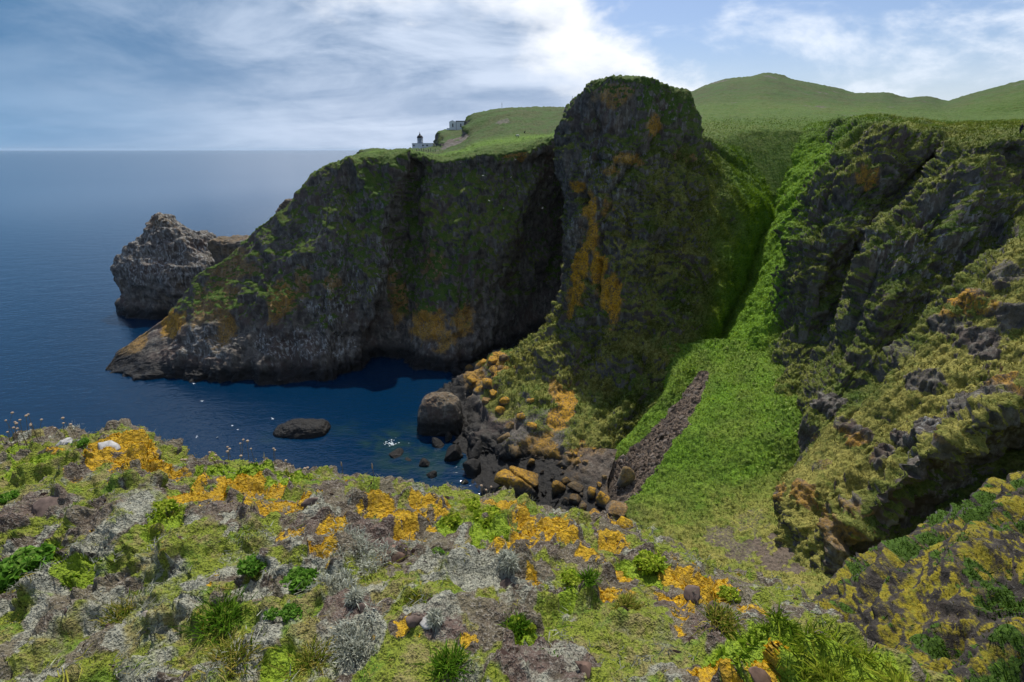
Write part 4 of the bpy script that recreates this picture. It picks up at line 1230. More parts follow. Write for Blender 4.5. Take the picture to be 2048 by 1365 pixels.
def boulder_mesh(seed, hi=False, cuts=17, rough=0.06, lich=0.0, sq=(1, 1, 1), crack=None):
    rs = np.random.RandomState(seed)
    v, f = ICO4 if hi else ICO3
    v = v.copy()
    for _ in range(cuts):
        n = rs.normal(size=3); n /= np.linalg.norm(n)
        d = rs.uniform(0.48, 0.82)
        k = v @ n
        over = np.maximum(k - d, 0)
        v = v - np.outer(over * 0.97, n)
    r = fbm(v + seed * 3.1, 1.3, 3, seed) * 0.09 + fbm(v, 4.0, 4, seed + 1) * rough
    if hi:
        r = r + fbm(v, 12.0, 3, seed + 2) * 0.03
    n = v / np.linalg.norm(v, axis=1)[:, None]
    v = v + n * r[:, None]
    if crack is not None:
        pl_n, off = crack
        k = v @ np.array(pl_n) - off + fbm(v, 2.0, 3, seed + 5) * 0.10
        v = v - n * (0.20 * np.exp(-(k / 0.035) ** 2))[:, None]
    upn = np.clip(n[:, 2], -1, 1)
    li = lich * sstep(upn + 0.5 * fbm(v, 1.8, 3, seed + 3), -0.05, 0.40)
    pale = 0.35 * sstep(fbm(v, 1.5, 3, seed + 4), 0.0, 0.3)
    z = 0 * li
    v = v * np.array(sq)
    return v, f, {'mk': np.stack([z, li, pale], 1), 'mk2': np.stack([z, z, z], 1)}


BANK = {}


def boulder(name, at_, size, kind, seed, rz=0.0, tilt=0.0, label=None, group=None, hi=False, sq=None, crack=None, cat='boulder'):
    """size: half extents in metres"""
    key = (kind, seed, hi, crack is not None)
    if key not in BANK:
        v, f, mk = boulder_mesh(seed, hi, lich={'dark': 0.0, 'lichen': 0.85, 'half': 0.35}[kind], crack=crack)
        o = mesh_np(name, v, f, M_CLIFF, mk, smooth=True)
        BANK[key] = o
    else:
        o = BANK[key].copy()
        COL.objects.link(o)
    o.name = name
    o.location = at_
    o.scale = size
    o.rotation_euler = (tilt, tilt * 0.6, rz)
    tag(o, label, cat, group)
    return o


def by_px(u, v, z, wpx, hpx):
    """ground spot and half size of a boulder whose outline is centred on a pixel"""
    p = S(u, v, z)
    dist = np.linalg.norm(p - np.array([0, 0, EYE]))
    return p, wpx * dist / FPX / 2, hpx * dist / FPX / 2


BIG = [
    # u, v, z, w, h, kind, seed, label
    (1040, 965, 2.6, 104, 104, 'lichen', 1, 'largest boulder at the head of the cove, orange lichen on its cracked top'),
    (1117, 978, 2.6, 44, 54, 'lichen', 2, 'pointed lichened boulder just right of the largest cracked boulder'),
    (1132, 962, 3.0, 30, 24, 'lichen', 3, 'small orange boulder behind the pointed lichened boulder'),
    (1208, 1002, 4.2, 40, 58, 'lichen', 4, 'tall upright boulder thick with orange lichen beside the grass fan'),
    (1183, 985, 3.8, 30, 34, 'lichen', 5, 'leaf-shaped orange boulder left of the tall upright one'),
    (1188, 1040, 4.0, 58, 40, 'lichen', 6, 'broad orange boulder in front of the tall upright one, nearest the brow'),
    (1150, 1000, 3.2, 34, 26, 'half', 7, 'grey and orange boulder left of the leaf-shaped orange boulder'),
    (1165, 1015, 3.2, 28, 24, 'half', 8, 'rounded boulder in the middle of the orange rubble heap'),
    (1152, 975, 3.2, 36, 18, 'half', 9, 'flat slab lying at the back of the orange rubble heap'),
    (1138, 1030, 2.6, 34, 28, 'dark', 10, 'grey boulder at the lower left of the orange rubble heap'),
    (1235, 1022, 5.0, 60, 44, 'half', 11, 'brown boulder at the foot of the grass fan'),
    (908, 908, 0.6, 64, 62, 'dark', 12, 'wet black boulder pair member on the left, at the water edge'),
    (952, 905, 0.8, 60, 52, 'dark', 13, 'wet black domed boulder right of its twin at the water edge'),
    (945, 942, 0.4, 56, 56, 'dark', 14, 'smooth black boulder in front of the two domed ones, in the surf'),
    (873, 886, 0.3, 46, 26, 'dark', 15, 'flat pale slab at the foot of the black block'),
    (897, 876, 0.6, 28, 28, 'dark', 16, 'small rounded boulder between the black block and the flat slab'),
    (849, 928, -0.15, 42, 34, 'dark', 17, 'brown boulder awash in the shallows, furthest left of the pair'),
    (862, 952, -0.1, 34, 34, 'dark', 18, 'brown boulder awash nearest the lichened brow'),
    (792, 911, -0.2, 42, 28, 'dark', 19, 'low yellowish rock awash beside the white surf'),
    (816, 922, -0.25, 22, 14, 'dark', 20, 'tiny rock awash right of the yellowish rock'),
    (989, 985, 1.0, 70, 60, 'dark', 21, 'black boulder in deep shade left of the largest cracked boulder'),
    (1003, 905, 1.8, 46, 44, 'dark', 22, 'dark boulder behind the largest cracked boulder'),
    (1030, 905, 3.0, 56, 34, 'half', 23, 'lichen dappled boulder under the bluff, behind the largest boulder'),
    (1010, 880, 3.0, 46, 40, 'half', 24, 'grey boulder leaning on the foot of the bluff'),
    (1052, 872, 4.0, 44, 30, 'lichen', 25, 'orange capped boulder on the bluff foot above the grey leaning one'),
    (1250, 958, 6.0, 40, 62, 'half', 26, 'mossy rock standing in the lower scree chute'),
]
for i, (u, v, z, wp, hp, kd, sd_, lb) in enumerate(BIG):
    p, hw, hh = by_px(u, v, z, wp * (0.80 if kd == 'dark' else 0.92), hp * 0.9)
    rs = np.random.RandomState(100 + i)
    hi = wp > 56 and kd != 'dark'
    boulder('boulder', (p[0], p[1], p[2]), (hw * 1.12, hw * rs.uniform(0.85, 1.1), max(hh * 0.95, hw * 0.45)), kd, sd_, rs.uniform(0, 6.3) if not hi else 0.4, rs.uniform(-0.25, 0.25), lb, 'boulders at the head of the cove', hi, crack=((0.75, 0.15, 0.45), 0.12) if sd_ == 1 else None)

# orange boulders on the low spur between the cove and the cleft
SPUR = [(918, 742, 26, 22), (938, 735, 32, 24), (962, 727, 40, 26), (985, 722, 34, 24), (1006, 715, 26, 18), (945, 760, 34, 20), (972, 770, 36, 28), (985, 745, 30, 22), (1000, 735, 24, 18), (955, 782, 30, 18), (988, 788, 24, 18), (1010, 800, 30, 22), (970, 800, 26, 22), (1000, 822, 26, 20), (1060, 800, 24, 18), (1040, 830, 30, 22), (1020, 850, 28, 24), (1060, 850, 30, 20)]
spl = ['at the seaward end of the spur', 'second from the seaward end of the spur', 'broad one on the crest of the spur', 'right of the broad one on the crest', 'highest on the spur, against the dark cleft', 'low on the spur above the black block',
       'square one in the middle of the spur', 'just under the crest of the spur', 'wedged under the highest spur boulder', 'small one below the square boulder', 'small one right of the square boulder', 'on the bluff foot, above the domed black pair',
       'at the dark edge of the spur above the surf', 'lower bluff foot, over the black boulders', 'perched alone on the bluff foot turf', 'above the grey leaning boulder', 'between the black boulders and the bluff foot', 'below the lichen streak of the bluff foot']
for i, (u, v, wp, hp) in enumerate(SPUR):
    p = anchor(Gb, u, v)
    dist = np.linalg.norm(p - np.array([0, 0, EYE]))
    hw, hh = wp * dist / FPX / 2, hp * dist / FPX / 2
    rs = np.random.RandomState(300 + i)
    boulder('boulder', (p[0], p[1] + 0.2 * hw, p[2]), (hw * 1.1, hw, max(hh, hw * .6)), 'lichen' if i % 4 else 'half', 2 + i % 7, rs.uniform(0, 6.3), rs.uniform(-.4, .4), 'orange lichened boulder ' + spl[i], 'orange boulders on the spur')

# small rubble: every stone is named by the boulder it lies nearest to
SHORT = ['largest cracked boulder', 'pointed lichened boulder', 'small orange boulder behind the pointed one', 'tall upright boulder', 'leaf-shaped orange boulder', 'broad orange boulder', 'grey and orange boulder', 'rounded boulder amid the rubble', 'flat slab at the back of the rubble', 'grey boulder at the rubble foot', 'brown boulder at the fan foot',
         'left black wet boulder', 'domed wet boulder', 'smooth black boulder in the surf', 'flat pale slab', 'rounded boulder by the black block', 'left brown boulder awash', 'brown boulder awash nearest the brow', 'yellowish rock awash', 'tiny rock awash', 'shaded black boulder', 'dark boulder behind the largest one', 'lichen dappled boulder', 'grey leaning boulder', 'orange capped boulder', 'mossy scree rock']
RANK = ['nearest', 'second', 'third', 'fourth', 'fifth', 'sixth', 'seventh', 'eighth', 'ninth', 'tenth', 'eleventh', 'twelfth', 'thirteenth', 'fourteenth', 'fifteenth', 'sixteenth']
rs = np.random.RandomState(5)
pb = Ge.reshape(-1, 3)
qb = project(pb)
ok = np.where((qb[:, 0] > 840) & (qb[:, 0] < 1245) & (qb[:, 1] > 800) & (qb[:, 1] < 1075) & (pb[:, 2] > -0.5))[0]
bigp = np.array([[b_[0], b_[1]] for b_ in BIG], float)
made = []
for i, k in enumerate(rs.choice(ok, 150, replace=False)):
    p = pb[k]
    r = 0.35 + 0.75 * rs.rand() ** 2
    dry_ = p[2] > 1.9
    kd = ('lichen' if rs.rand() < 0.55 else 'half') if dry_ else 'dark'
    o = boulder('rubble_stone', (p[0], p[1], p[2] + r * 0.25), (r * rs.uniform(.8, 1.3), r * rs.uniform(.8, 1.2), r * rs.uniform(.6, .95)), kd, (2 + rs.randint(8)) if dry_ else (12 + rs.randint(8)), rs.uniform(0, 6.3), rs.uniform(-.5, .5), None, 'small rubble on the beach', cat='stone')
    dd = qb[k, :2] - bigp
    j = int(np.argmin((dd ** 2).sum(1)))
    du, dv = dd[j]
    dr = ('right of' if du > 0 else 'left of') if abs(du) > abs(dv) else ('below' if dv > 0 else 'above')
    made.append((j, dr, float(np.hypot(du, dv)), o, kd))
made.sort(key=lambda m_: (m_[0], m_[1], m_[2]))
cnt = {}
for j, dr, _, o, kd in made:
    c_ = cnt.get((j, dr), 0)
    cnt[(j, dr)] = c_ + 1
    what = {'lichen': 'orange lichened stone', 'half': 'dappled grey stone', 'dark': 'wet black stone'}[kd]
    o['label'] = 'small ' + what + ', ' + RANK[min(c_, 15)] + ' ' + dr + ' the ' + SHORT[j]


# black block standing in the water and the skerry in the cove
def rock_body(name, levels, cy, depth, seed, label, cat, li=0.0, disp=0.5, nr=90, na=150):
    G_ = rings(levels, nr, na, cy, depth, seed, power=3.2)
    N_ = closed_normals(G_)
    fl = (N_[nr // 2, :, 0] * (G_[nr // 2, :, 0] - G_[nr // 2, :, 0].mean())).sum() < 0
    if fl:
        N_ = -N_
    p_ = G_.reshape(-1, 3)
    d_ = fbm(p_, 0.22, 3, seed) * disp * 1.2 + fbm(p_, 0.5, 5, seed + 1, 0.55, ridged=True) * disp * 0.7 + fbm(p_, 2.0, 3, seed + 2) * 0.12
    G_ = G_ + N_ * d_.reshape(G_.shape[:2] + (1,))
    p_ = G_.reshape(-1, 3)
    up_ = (closed_normals(G_) * (-1 if fl else 1)).reshape(-1, 3)[:, 2]
    z0 = 0 * up_
    o = mesh_grid(name, G_, M_CLIFF, {'mk': np.stack([0.5 * sstep(up_, .6, .9) * li, li * sstep(up_, .5, .8), z0], 1), 'mk2': np.stack([z0 + .6, z0, z0], 1)}, flip=fl, wrap=True)
    return tag(o, label, cat)


c0 = S(868, 872)
rock_body('sea_rock', [(790, 862, 890), (796, 850, 905), (806, 844, 915), (830, 838, 922), (852, 836, 925), (874, 836, 925), (900, 838, 922)], c0[1] + 4.0, 0.8, 23, 'black square block of rock standing in the water below the spur', 'rock', 0.12)
c0 = S(603, 878)
rock_body('skerry', [(846, 590, 630), (848, 576, 644), (852, 564, 650), (858, 553, 655), (868, 549, 656), (880, 550, 654), (905, 552, 650)], c0[1] + 3.5, 0.55, 27, 'low black skerry awash alone in the middle of the cove', 'rock')

# surf by the boulders
fo_c = S(782, 888)
rs = np.random.RandomState(9)
nf_ = 46
fv, ff_ = [], []
for i in range(nf_):
    a_ = rs.uniform(0, 6.28); r_ = abs(rs.normal(0, 0.75)); s_ = rs.uniform(0.06, 0.22)
    cx_, cy_ = fo_c[0] + r_ * math.cos(a_) * 1.3, fo_c[1] + r_ * math.sin(a_)
    b0_ = len(fv)
    for k in range(9):
        t_ = k / 9 * 6.283
        q_ = s_ * (0.7 + 0.5 * rs.rand())
        fv.append((cx_ + q_ * math.cos(t_), cy_ + q_ * 0.7 * math.sin(t_), 0.07))
    fv.append((cx_, cy_, 0.07 + 0.18 * s_))
    for k in range(9):
        ff_.append((b0_ + k, b0_ + (k + 1) % 9, b0_ + 9))
m_foam, t_, b_ = new_mat('foam')
t_.put(b_.inputs['Base Color'], t_.mix(t_.noise(t_.n.new('ShaderNodeNewGeometry').outputs['Position'], 3.0, 3), (0.35, 0.45, 0.50), (0.72, 0.76, 0.78)))
o = mesh_np('surf', np.array(fv), np.array(ff_), m_foam)
tag(o, 'white patch of surf breaking over a rock in the shallows', kind='stuff')
print('boulders', round(time.time() - T0, 1))

# ------------------------------------------------------------------ small things: lighthouse, cottage, masts, fence, sheep, birds, walker
def plain(name, colr, rough=0.7, nz=0.0, scale=2.0, metal=0.0):
    m, t, b = new_mat(name)
    if nz:
        geo = t.n.new('ShaderNodeNewGeometry')
        n = t.noise(geo.outputs['Position'], scale, 4, 0.6)
        t.put(b.inputs['Base Color'], t.mix(t.ramp(n, 0.3, 0.7), tuple(c * (1 - nz) for c in colr), tuple(min(1, c * (1 + nz * 0.4)) for c in colr)))
    else:
        b.inputs['Base Color'].default_value = (*colr, 1)
    b.inputs['Roughness'].default_value = rough
    b.inputs['Metallic'].default_value = metal
    return m


M_WHITE = plain('white_wall', (0.78, 0.79, 0.80), 0.6, 0.10, 0.8)
M_SLATE = plain('slate', (0.045, 0.05, 0.06), 0.6, 0.3, 2.0)
M_BLACK = plain('black_iron', (0.015, 0.016, 0.018), 0.4)
M_PANE = plain('window_glass', (0.02, 0.03, 0.04), 0.1)
M_LENS = plain('lantern_glass', (0.16, 0.21, 0.27), 0.08)
M_WOOD = plain('weathered_wood', (0.16, 0.14, 0.12), 0.9, 0.3, 6)
M_STEEL = plain('grey_steel', (0.16, 0.17, 0.19), 0.5)
M_WOOL = plain('wool', (0.62, 0.58, 0.50), 1.0, 0.25, 8)
M_FEATH = plain('white_feather', (0.80, 0.80, 0.80), 0.7)
M_GREYF = plain('grey_feather', (0.36, 0.38, 0.41), 0.7)
M_CROW = plain('black_feather', (0.012, 0.012, 0.015), 0.6)
M_BEAK = plain('beak', (0.6, 0.42, 0.05), 0.5)
M_CLOTH = plain('dark_cloth', (0.030, 0.022, 0.036), 0.9, 0.3, 20)
M_JEAN = plain('navy_cloth', (0.016, 0.020, 0.034), 0.9, 0.3, 20)
M_SKIN = plain('skin', (0.42, 0.25, 0.18), 0.6)
M_HAIR = plain('hair', (0.03, 0.02, 0.015), 0.8)


class MB:
    def __init__(self):
        self.v, self.f = [], []

    def add(self, v, f):
        k = len(self.v)
        self.v += [tuple(x) for x in v]
        self.f += [tuple(i + k for i in q) for q in f]
        return self

    def box(self, x0, x1, y0, y1, z0, z1):
        return self.add([(x0, y0, z0), (x1, y0, z0), (x1, y1, z0), (x0, y1, z0), (x0, y0, z1), (x1, y0, z1), (x1, y1, z1), (x0, y1, z1)],
                        [(3, 2, 1, 0), (4, 5, 6, 7), (0, 1, 5, 4), (1, 2, 6, 5), (2, 3, 7, 6), (3, 0, 4, 7)])

    def lathe(self, prof, n=20, cx=0, cy=0):
        v, f = [], []
        for r, z in prof:
            for k in range(n):
                a = 2 * math.pi * k / n
                v.append((cx + r * math.cos(a), cy + r * math.sin(a), z))
        for i in range(len(prof) - 1):
            for k in range(n):
                f.append((i * n + k, i * n + (k + 1) % n, (i + 1) * n + (k + 1) % n, (i + 1) * n + k))
        f.append(tuple(range((len(prof) - 1) * n, len(prof) * n)))
        f.append(tuple(reversed(range(n))))
        return self.add(v, f)

    def tube(self, pts, radii, n=8):
        pts = [Vector(p) for p in pts]
        v, f = [], []
        for i, p in enumerate(pts):
            d = (pts[min(i + 1, len(pts) - 1)] - pts[max(i - 1, 0)]).normalized()
            s = d.cross(Vector((0, 0, 1)) if abs(d.z) < 0.9 else Vector((1, 0, 0))).normalized()
            u = s.cross(d)
            for k in range(n):
                a = 2 * math.pi * k / n
                v.append(tuple(p + (s * math.cos(a) + u * math.sin(a)) * radii[i]))
        for i in range(len(pts) - 1):
            for k in range(n):
                f.append((i * n + k, i * n + (k + 1) % n, (i + 1) * n + (k + 1) % n, (i + 1) * n + k))
        f.append(tuple(reversed(range(n))))
        f.append(tuple(range((len(pts) - 1) * n, len(pts) * n)))
        return self.add(v, f)

    def build(self, name, mat, parent=None, smooth=False):
        me = bpy.data.meshes.new(name)
        me.from_pydata(self.v, [], self.f)
        me.materials.append(mat)
        if smooth:
            me.polygons.foreach_set('use_smooth', [True] * len(me.polygons))
        me.update()
        o = bpy.data.objects.new(name, me)
        COL.objects.link(o)
        if parent is not None:
            o.parent = parent
        return o


def empty(name, loc, rz=0.0, label=None, cat=None, group=None):
    o = bpy.data.objects.new(name, None)
    o.empty_display_size = 0.2
    COL.objects.link(o)
    o.location = loc
    o.rotation_euler = (0, 0, rz)
    return tag(o, label, cat, group)


def copy_tree(o):
    c = o.copy(); COL.objects.link(c)
    for ch in o.children:
        k = ch.copy(); COL.objects.link(k); k.parent = c
        for g in ch.children:
            q = g.copy(); COL.objects.link(q); q.parent = k
    return c


# lighthouse: low white block with a squat lantern
lp = P(846, 298.5, 318)
pxm = 318 / FPX * 1.035                             # metres per photograph pixel there
lh = empty('lighthouse', (lp[0], lp[1], lp[2]), R(-6), 'squat white lighthouse with a black domed lantern on the far headland', 'lighthouse')
MB().box(-20 * pxm, 19 * pxm, 0, 5, -4, 9.2 * pxm).build('wall', M_WHITE, lh)
MB().box(-20.4 * pxm, 19.4 * pxm, -0.15, 5.15, 9.2 * pxm + .003, 10 * pxm).build('parapet', M_WHITE, lh)
for i, x in enumerate((-16.5, 0.3, 8.0)):
    fr = MB().box((x - 1.8) * pxm, (x + 1.8) * pxm, -0.06, -0.003, 4.6 * pxm, 7.6 * pxm).build('window', M_WHITE, lh)
    MB().box((x - 1.4) * pxm, (x + 1.4) * pxm, -0.10, -0.063, 4.9 * pxm, 7.3 * pxm).build('pane', M_PANE, fr)
r_ = 5.2 * pxm
MB().lathe([(r_ * 1.05, 10 * pxm), (r_ * 1.05, 11.2 * pxm), (r_ * .93, 11.2 * pxm), (r_ * .93, 19 * pxm)], 24, -6.5 * pxm, 2.4).build('lantern', M_LENS, lh, True)
bars = MB()
for k in range(14):
    a = 2 * math.pi * k / 14
    bx, by_ = -6.5 * pxm + r_ * .96 * math.cos(a), 2.4 + r_ * .96 * math.sin(a)
    bars.box(bx - .07, bx + .07, by_ - .07, by_ + .07, 11.2 * pxm, 19 * pxm)
bars.build('glazing_bars', M_WHITE, lh)
dm = MB().lathe([(r_ * 1.08, 19 * pxm + .003), (r_ * 1.08, 19.8 * pxm), (r_ * .95, 21.2 * pxm), (r_ * .7, 22.6 * pxm), (r_ * .35, 23.6 * pxm), (r_ * .28, 24.6 * pxm), (r_ * .30, 25.4 * pxm)], 24, -6.5 * pxm, 2.4).build('dome', M_BLACK, lh, True)
MB().lathe([(r_ * .22, 25.4 * pxm), (r_ * .10, 26.6 * pxm), (r_ * .04, 29 * pxm)], 10, -6.5 * pxm, 2.4).build('finial', M_BLACK, dm, True)

# white cottage half hidden by the knoll
cp = P(899, 262, 309)
q = 309 / FPX * 1.03
ct = empty('cottage', (cp[0], cp[1], cp[2]), R(4), 'white flat fronted cottage perched on the dark rock knoll above the lighthouse', 'cottage')
MB().add([(0, 0, -3), (12 * q, 0, -3), (12 * q, 6, -3), (0, 6, -3), (0, 0, 15 * q), (12 * q, 0, 15 * q), (12 * q, 6, 15 * q), (0, 6, 15 * q), (6 * q, 0, 17.5 * q), (6 * q, 6, 17.5 * q)],
         [(3, 2, 1, 0), (0, 1, 5, 8, 4), (2, 3, 7, 9, 6), (1, 2, 6, 5), (3, 0, 4, 7), (4, 8, 9, 7), (8, 5, 6, 9)]).build('wall', M_WHITE, ct)
MB().box(12 * q + .003, 40 * q, 0.3, 7, -3, 15.5 * q).build('wall', M_WHITE, ct)
MB().box(12 * q - .1, 40.5 * q, 0.1, 7.2, 15.5 * q + .003, 16.7 * q).build('roof', M_SLATE, ct)
MB().box(11.9 * q, 12.5 * q, 0.18, 0.297, -1, 15.4 * q).build('downpipe', M_BLACK, ct)
for x, y0 in ((6.2, 0.0), (20.5, 0.3)):
    f_ = MB().box((x - 1.3) * q, (x + 1.3) * q, y0 - .06, y0 - .003, 6.0 * q, 12.2 * q).build('window', M_WHITE, ct)
    MB().box((x - 1.0) * q, (x + 1.0) * q, y0 - .1, y0 - .063, 6.3 * q, 11.9 * q).build('pane', M_PANE, f_)
MB().box(-5 * q, -0.003, 0.5, 4, -3, 4.5 * q).build('porch', M_WHITE, ct)

# masts
mp = P(1004, 226, 312)
ms = empty('radio_mast', tuple(mp), 0, 'thin grey radio mast standing on the lighthouse hill crest', 'mast')
MB().tube([(0, 0, -1), (0, 0, 17 * .31)], [.12, .09], 6).build('pole', M_STEEL, ms)
MB().box(-.35, .35, -.05, .05, 4.3, 4.4).build('crossbar', M_STEEL, ms)
mp = P(1138, 222, 300)
ms = empty('aerial_pole', tuple(mp), 0, 'leaning dark pole on the skyline left of the domed bluff', 'pole')
MB().tube([(0, 0, -2), (5.5 * .3, 0, 24 * .3)], [.14, .09], 6).build('pole', M_STEEL, ms)
MB().tube([(0.2, 0, 0), (-1.0, 0, -2.6)], [.05, .05], 5).build('stay', M_STEEL, ms)


def ground_z(G, x, y):
    p = G.reshape(-1, 3)
    k = np.argmin((p[:, 0] - x) ** 2 + (p[:, 1] - y) ** 2)
    return p[k, 2]


# fence along the path below the lighthouse
fe = empty('fence', tuple(P(834, 309, 226)), 0, 'short run of grey post fence in the grass below the lighthouse', 'fence')
f0 = np.array(fe.location)
prev = None
rails = MB()
for i in range(9):
    g = P(834 + i * 4.6, 309 - i * 0.5, 226 + i * 3.0)
    g[2] = ground_z(Ga, g[0], g[1])
    l = g - f0
    MB().box(l[0] - .12, l[0] + .12, l[1] - .12, l[1] + .12, l[2] - .5, l[2] + 1.3).build('post', M_WOOD, fe)
    if prev is not None:
        for h in (0.5, 1.0):
            rails.tube([prev + np.array([0, 0, h]), l + np.array([0, 0, h])], [.025, .025], 4)
    prev = l
rails.build('wire', M_STEEL, fe)


# sheep
def uvball(c, r, n=12, m=8):
    prof = [(math.sin(math.pi * i / m), -math.cos(math.pi * i / m)) for i in range(m + 1)]
    v, f = [], []
    for s, z in prof:
        for k in range(n):
            a = 2 * math.pi * k / n
            v.append((c[0] + r[0] * s * math.cos(a), c[1] + r[1] * s * math.sin(a), c[2] + r[2] * z))
    for i in range(m):
        for k in range(n):
            f.append((i * n + k, i * n + (k + 1) % n, (i + 1) * n + (k + 1) % n, (i + 1) * n + k))
    return v, f


g = anchor(Ga, 1035, 272)
sh = empty('sheep', tuple(g), 0, 'white sheep with a dark face grazing on the grass above the cleft', 'sheep')
MB().add(*uvball((0, 0, .72), (.58, .32, .36))).build('body', M_WOOL, sh, True)
h_ = MB().add(*uvball((-.72, 0, .62), (.20, .11, .13))).build('head', M_CROW, sh, True)
for s in (-1, 1):
    MB().add(*uvball((-.62, s * .15, .72), (.05, .10, .04), 8, 5)).build('ear', M_CROW, h_, True)
for x in (-.36, .34):
    for s in (-1, 1):
        MB().tube([(x, s * .17, .5), (x + .03, s * .17, .22), (x, s * .17, -.05)], [.07, .045, .04], 7).build('leg', M_CROW, sh, True)
MB().add(*uvball((.60, 0, .62), (.07, .06, .16), 8, 6)).build('tail', M_WOOL, sh, True)


# gulls and a crow: body, wings, tail, beak
def bird(name, mats, span=1.25, up=0.25):
    o = empty(name, (0, 0, 0))
    b_ = MB()
    prof = [(0.01, -.30), (.05, -.24), (.085, -.10), (.09, .05), (.06, .18), (.055, .24), (.06, .28), (.03, .34), (.005, .36)]
    v, f = [], []
    n = 10
    for r, x in prof:
        for k in range(n):
            a = 2 * math.pi * k / n
            v.append((x, r * math.cos(a), r * 0.9 * math.sin(a) + (0.02 if x > .2 else 0)))
    for i in range(len(prof) - 1):
        for k in range(n):
            f.append((i * n + k, i * n + (k + 1) % n, (i + 1) * n + (k + 1) % n, (i + 1) * n + k))
    b_.add(v, f).build('body', mats[0], o, True)
    for s in (-1, 1):
        w_ = MB()
        h = span / 2
        sec = [(.07, .14, -.12, 0.03), (h * .42, .20, -.06, up * .55), (h * .75, .10, -.06, up * .75), (h, -.10, -.14, up * .7)]
        v, f = [], []
        for y, x0, x1, z in sec:
            v += [(x0, s * y, z + .012), (x1, s * y, z + .006), (x0, s * y, z - .012), (x1, s * y, z - .006)]
        for i in range(3):
            a = i * 4
            f += [(a, a + 1, a + 5, a + 4), (a + 2, a + 6, a + 7, a + 3), (a, a + 4, a + 6, a + 2), (a + 1, a + 3, a + 7, a + 5)]
        f += [(12, 13, 15, 14)]
        w_.add(v, f).build('wing', mats[1], o)
    MB().add([(-.24, -.03, .01), (-.24, .03, .01), (-.44, .08, .0), (-.44, -.08, .0), (-.24, -.03, -.01), (-.24, .03, -.01), (-.44, .08, -.012), (-.44, -.08, -.012)],
             [(0, 1, 2, 3), (7, 6, 5, 4), (0, 3, 7, 4), (1, 5, 6, 2), (2, 6, 7, 3), (0, 4, 5, 1)]).build('tail', mats[0], o)
    MB().tube([(.34, 0, .02), (.42, 0, .0)], [.018, .004], 6).build('beak', mats[2], o)
    return o


GULLS = [(921, 325, 160, 'gull gliding just below the grassy rim of the headland'), (1031, 320, 158, 'gull flying below the orange patch under the headland rim'),
         (966, 352, 156, 'left of two gulls circling level before the dark overgrown cliff'), (1022, 355, 155, 'gull before the overgrown cliff, right of its level companion'),
         (970, 377, 154, 'gull flying lowest above the middle of the overgrown cliff'), (1037, 373, 152, 'gull banking beside the top of the dark cleft'), (1100, 354, 150, 'gull in front of the dark cleft, closest to the bluff'),
         (978, 402, 153, 'gull with drooped wings at mid height of the overgrown cliff'), (1085, 417, 148, 'lowest gull in front of the dark cleft'), (1007, 417, 152, 'small distant gull between the mid cliff gull and the cleft'),
         (388, 768, 118, 'gull skimming the dark water under the headland tip'), (404, 803, 112, 'gull over the blue water left of the skerry shade'), (545, 838, 105, 'gull close above the water just left of the skerry'),
         (475, 860, 100, 'gull low over the water between the brow and the skerry'), (465, 852, 103, 'gull trailing just behind another low over open water'), (394, 874, 97, 'gull nearest the orange brow, low over blue water'), (435, 875, 99, 'gull low over the water near the green cushion on the brow')]
gul = None
for i, (u, v, y, lb) in enumerate(GULLS):
    if gul is None:
        gul = bird('gull', (M_FEATH, M_FEATH, M_BEAK))
        o = gul
    else:
        o = copy_tree(gul)
    rs = np.random.RandomState(40 + i)
    o.location = tuple(P(u, v, y))
    o.rotation_euler = (rs.uniform(-.7, .7), rs.uniform(-.15, .15), rs.uniform(0, 6.28))
    o.scale = (0.62,) * 3
    tag(o, lb, 'gull', 'gulls flying in the cove')
cr_ = bird('crow', (M_CROW, M_CROW, M_CROW), 0.95, 0.55)
cr_.location = tuple(P(1049, 266, 190))
cr_.rotation_euler = (0.3, -0.4, R(200))
cr_.scale = (1.25,) * 3
tag(cr_, 'black crow rising with spread wings over the grass above the cleft', 'crow')


# walker at the right edge of the view
def skinned(name, verts, edges, radii, mat, parent, sub=2, root=0):
    me = bpy.data.meshes.new(name)
    me.from_pydata(verts, edges, [])
    o = bpy.data.objects.new(name, me)
    COL.objects.link(o)
    o.modifiers.new('skin', 'SKIN')
    for i, r in enumerate(radii):
        me.skin_vertices[0].data[i].radius = (r, r) if isinstance(r, (int, float)) else r
        me.skin_vertices[0].data[i].use_root = (i == root)
    s = o.modifiers.new('sub', 'SUBSURF'); s.levels = sub; s.render_levels = sub
    me.materials.append(mat)
    if parent is not None:
        o.parent = parent
    return o


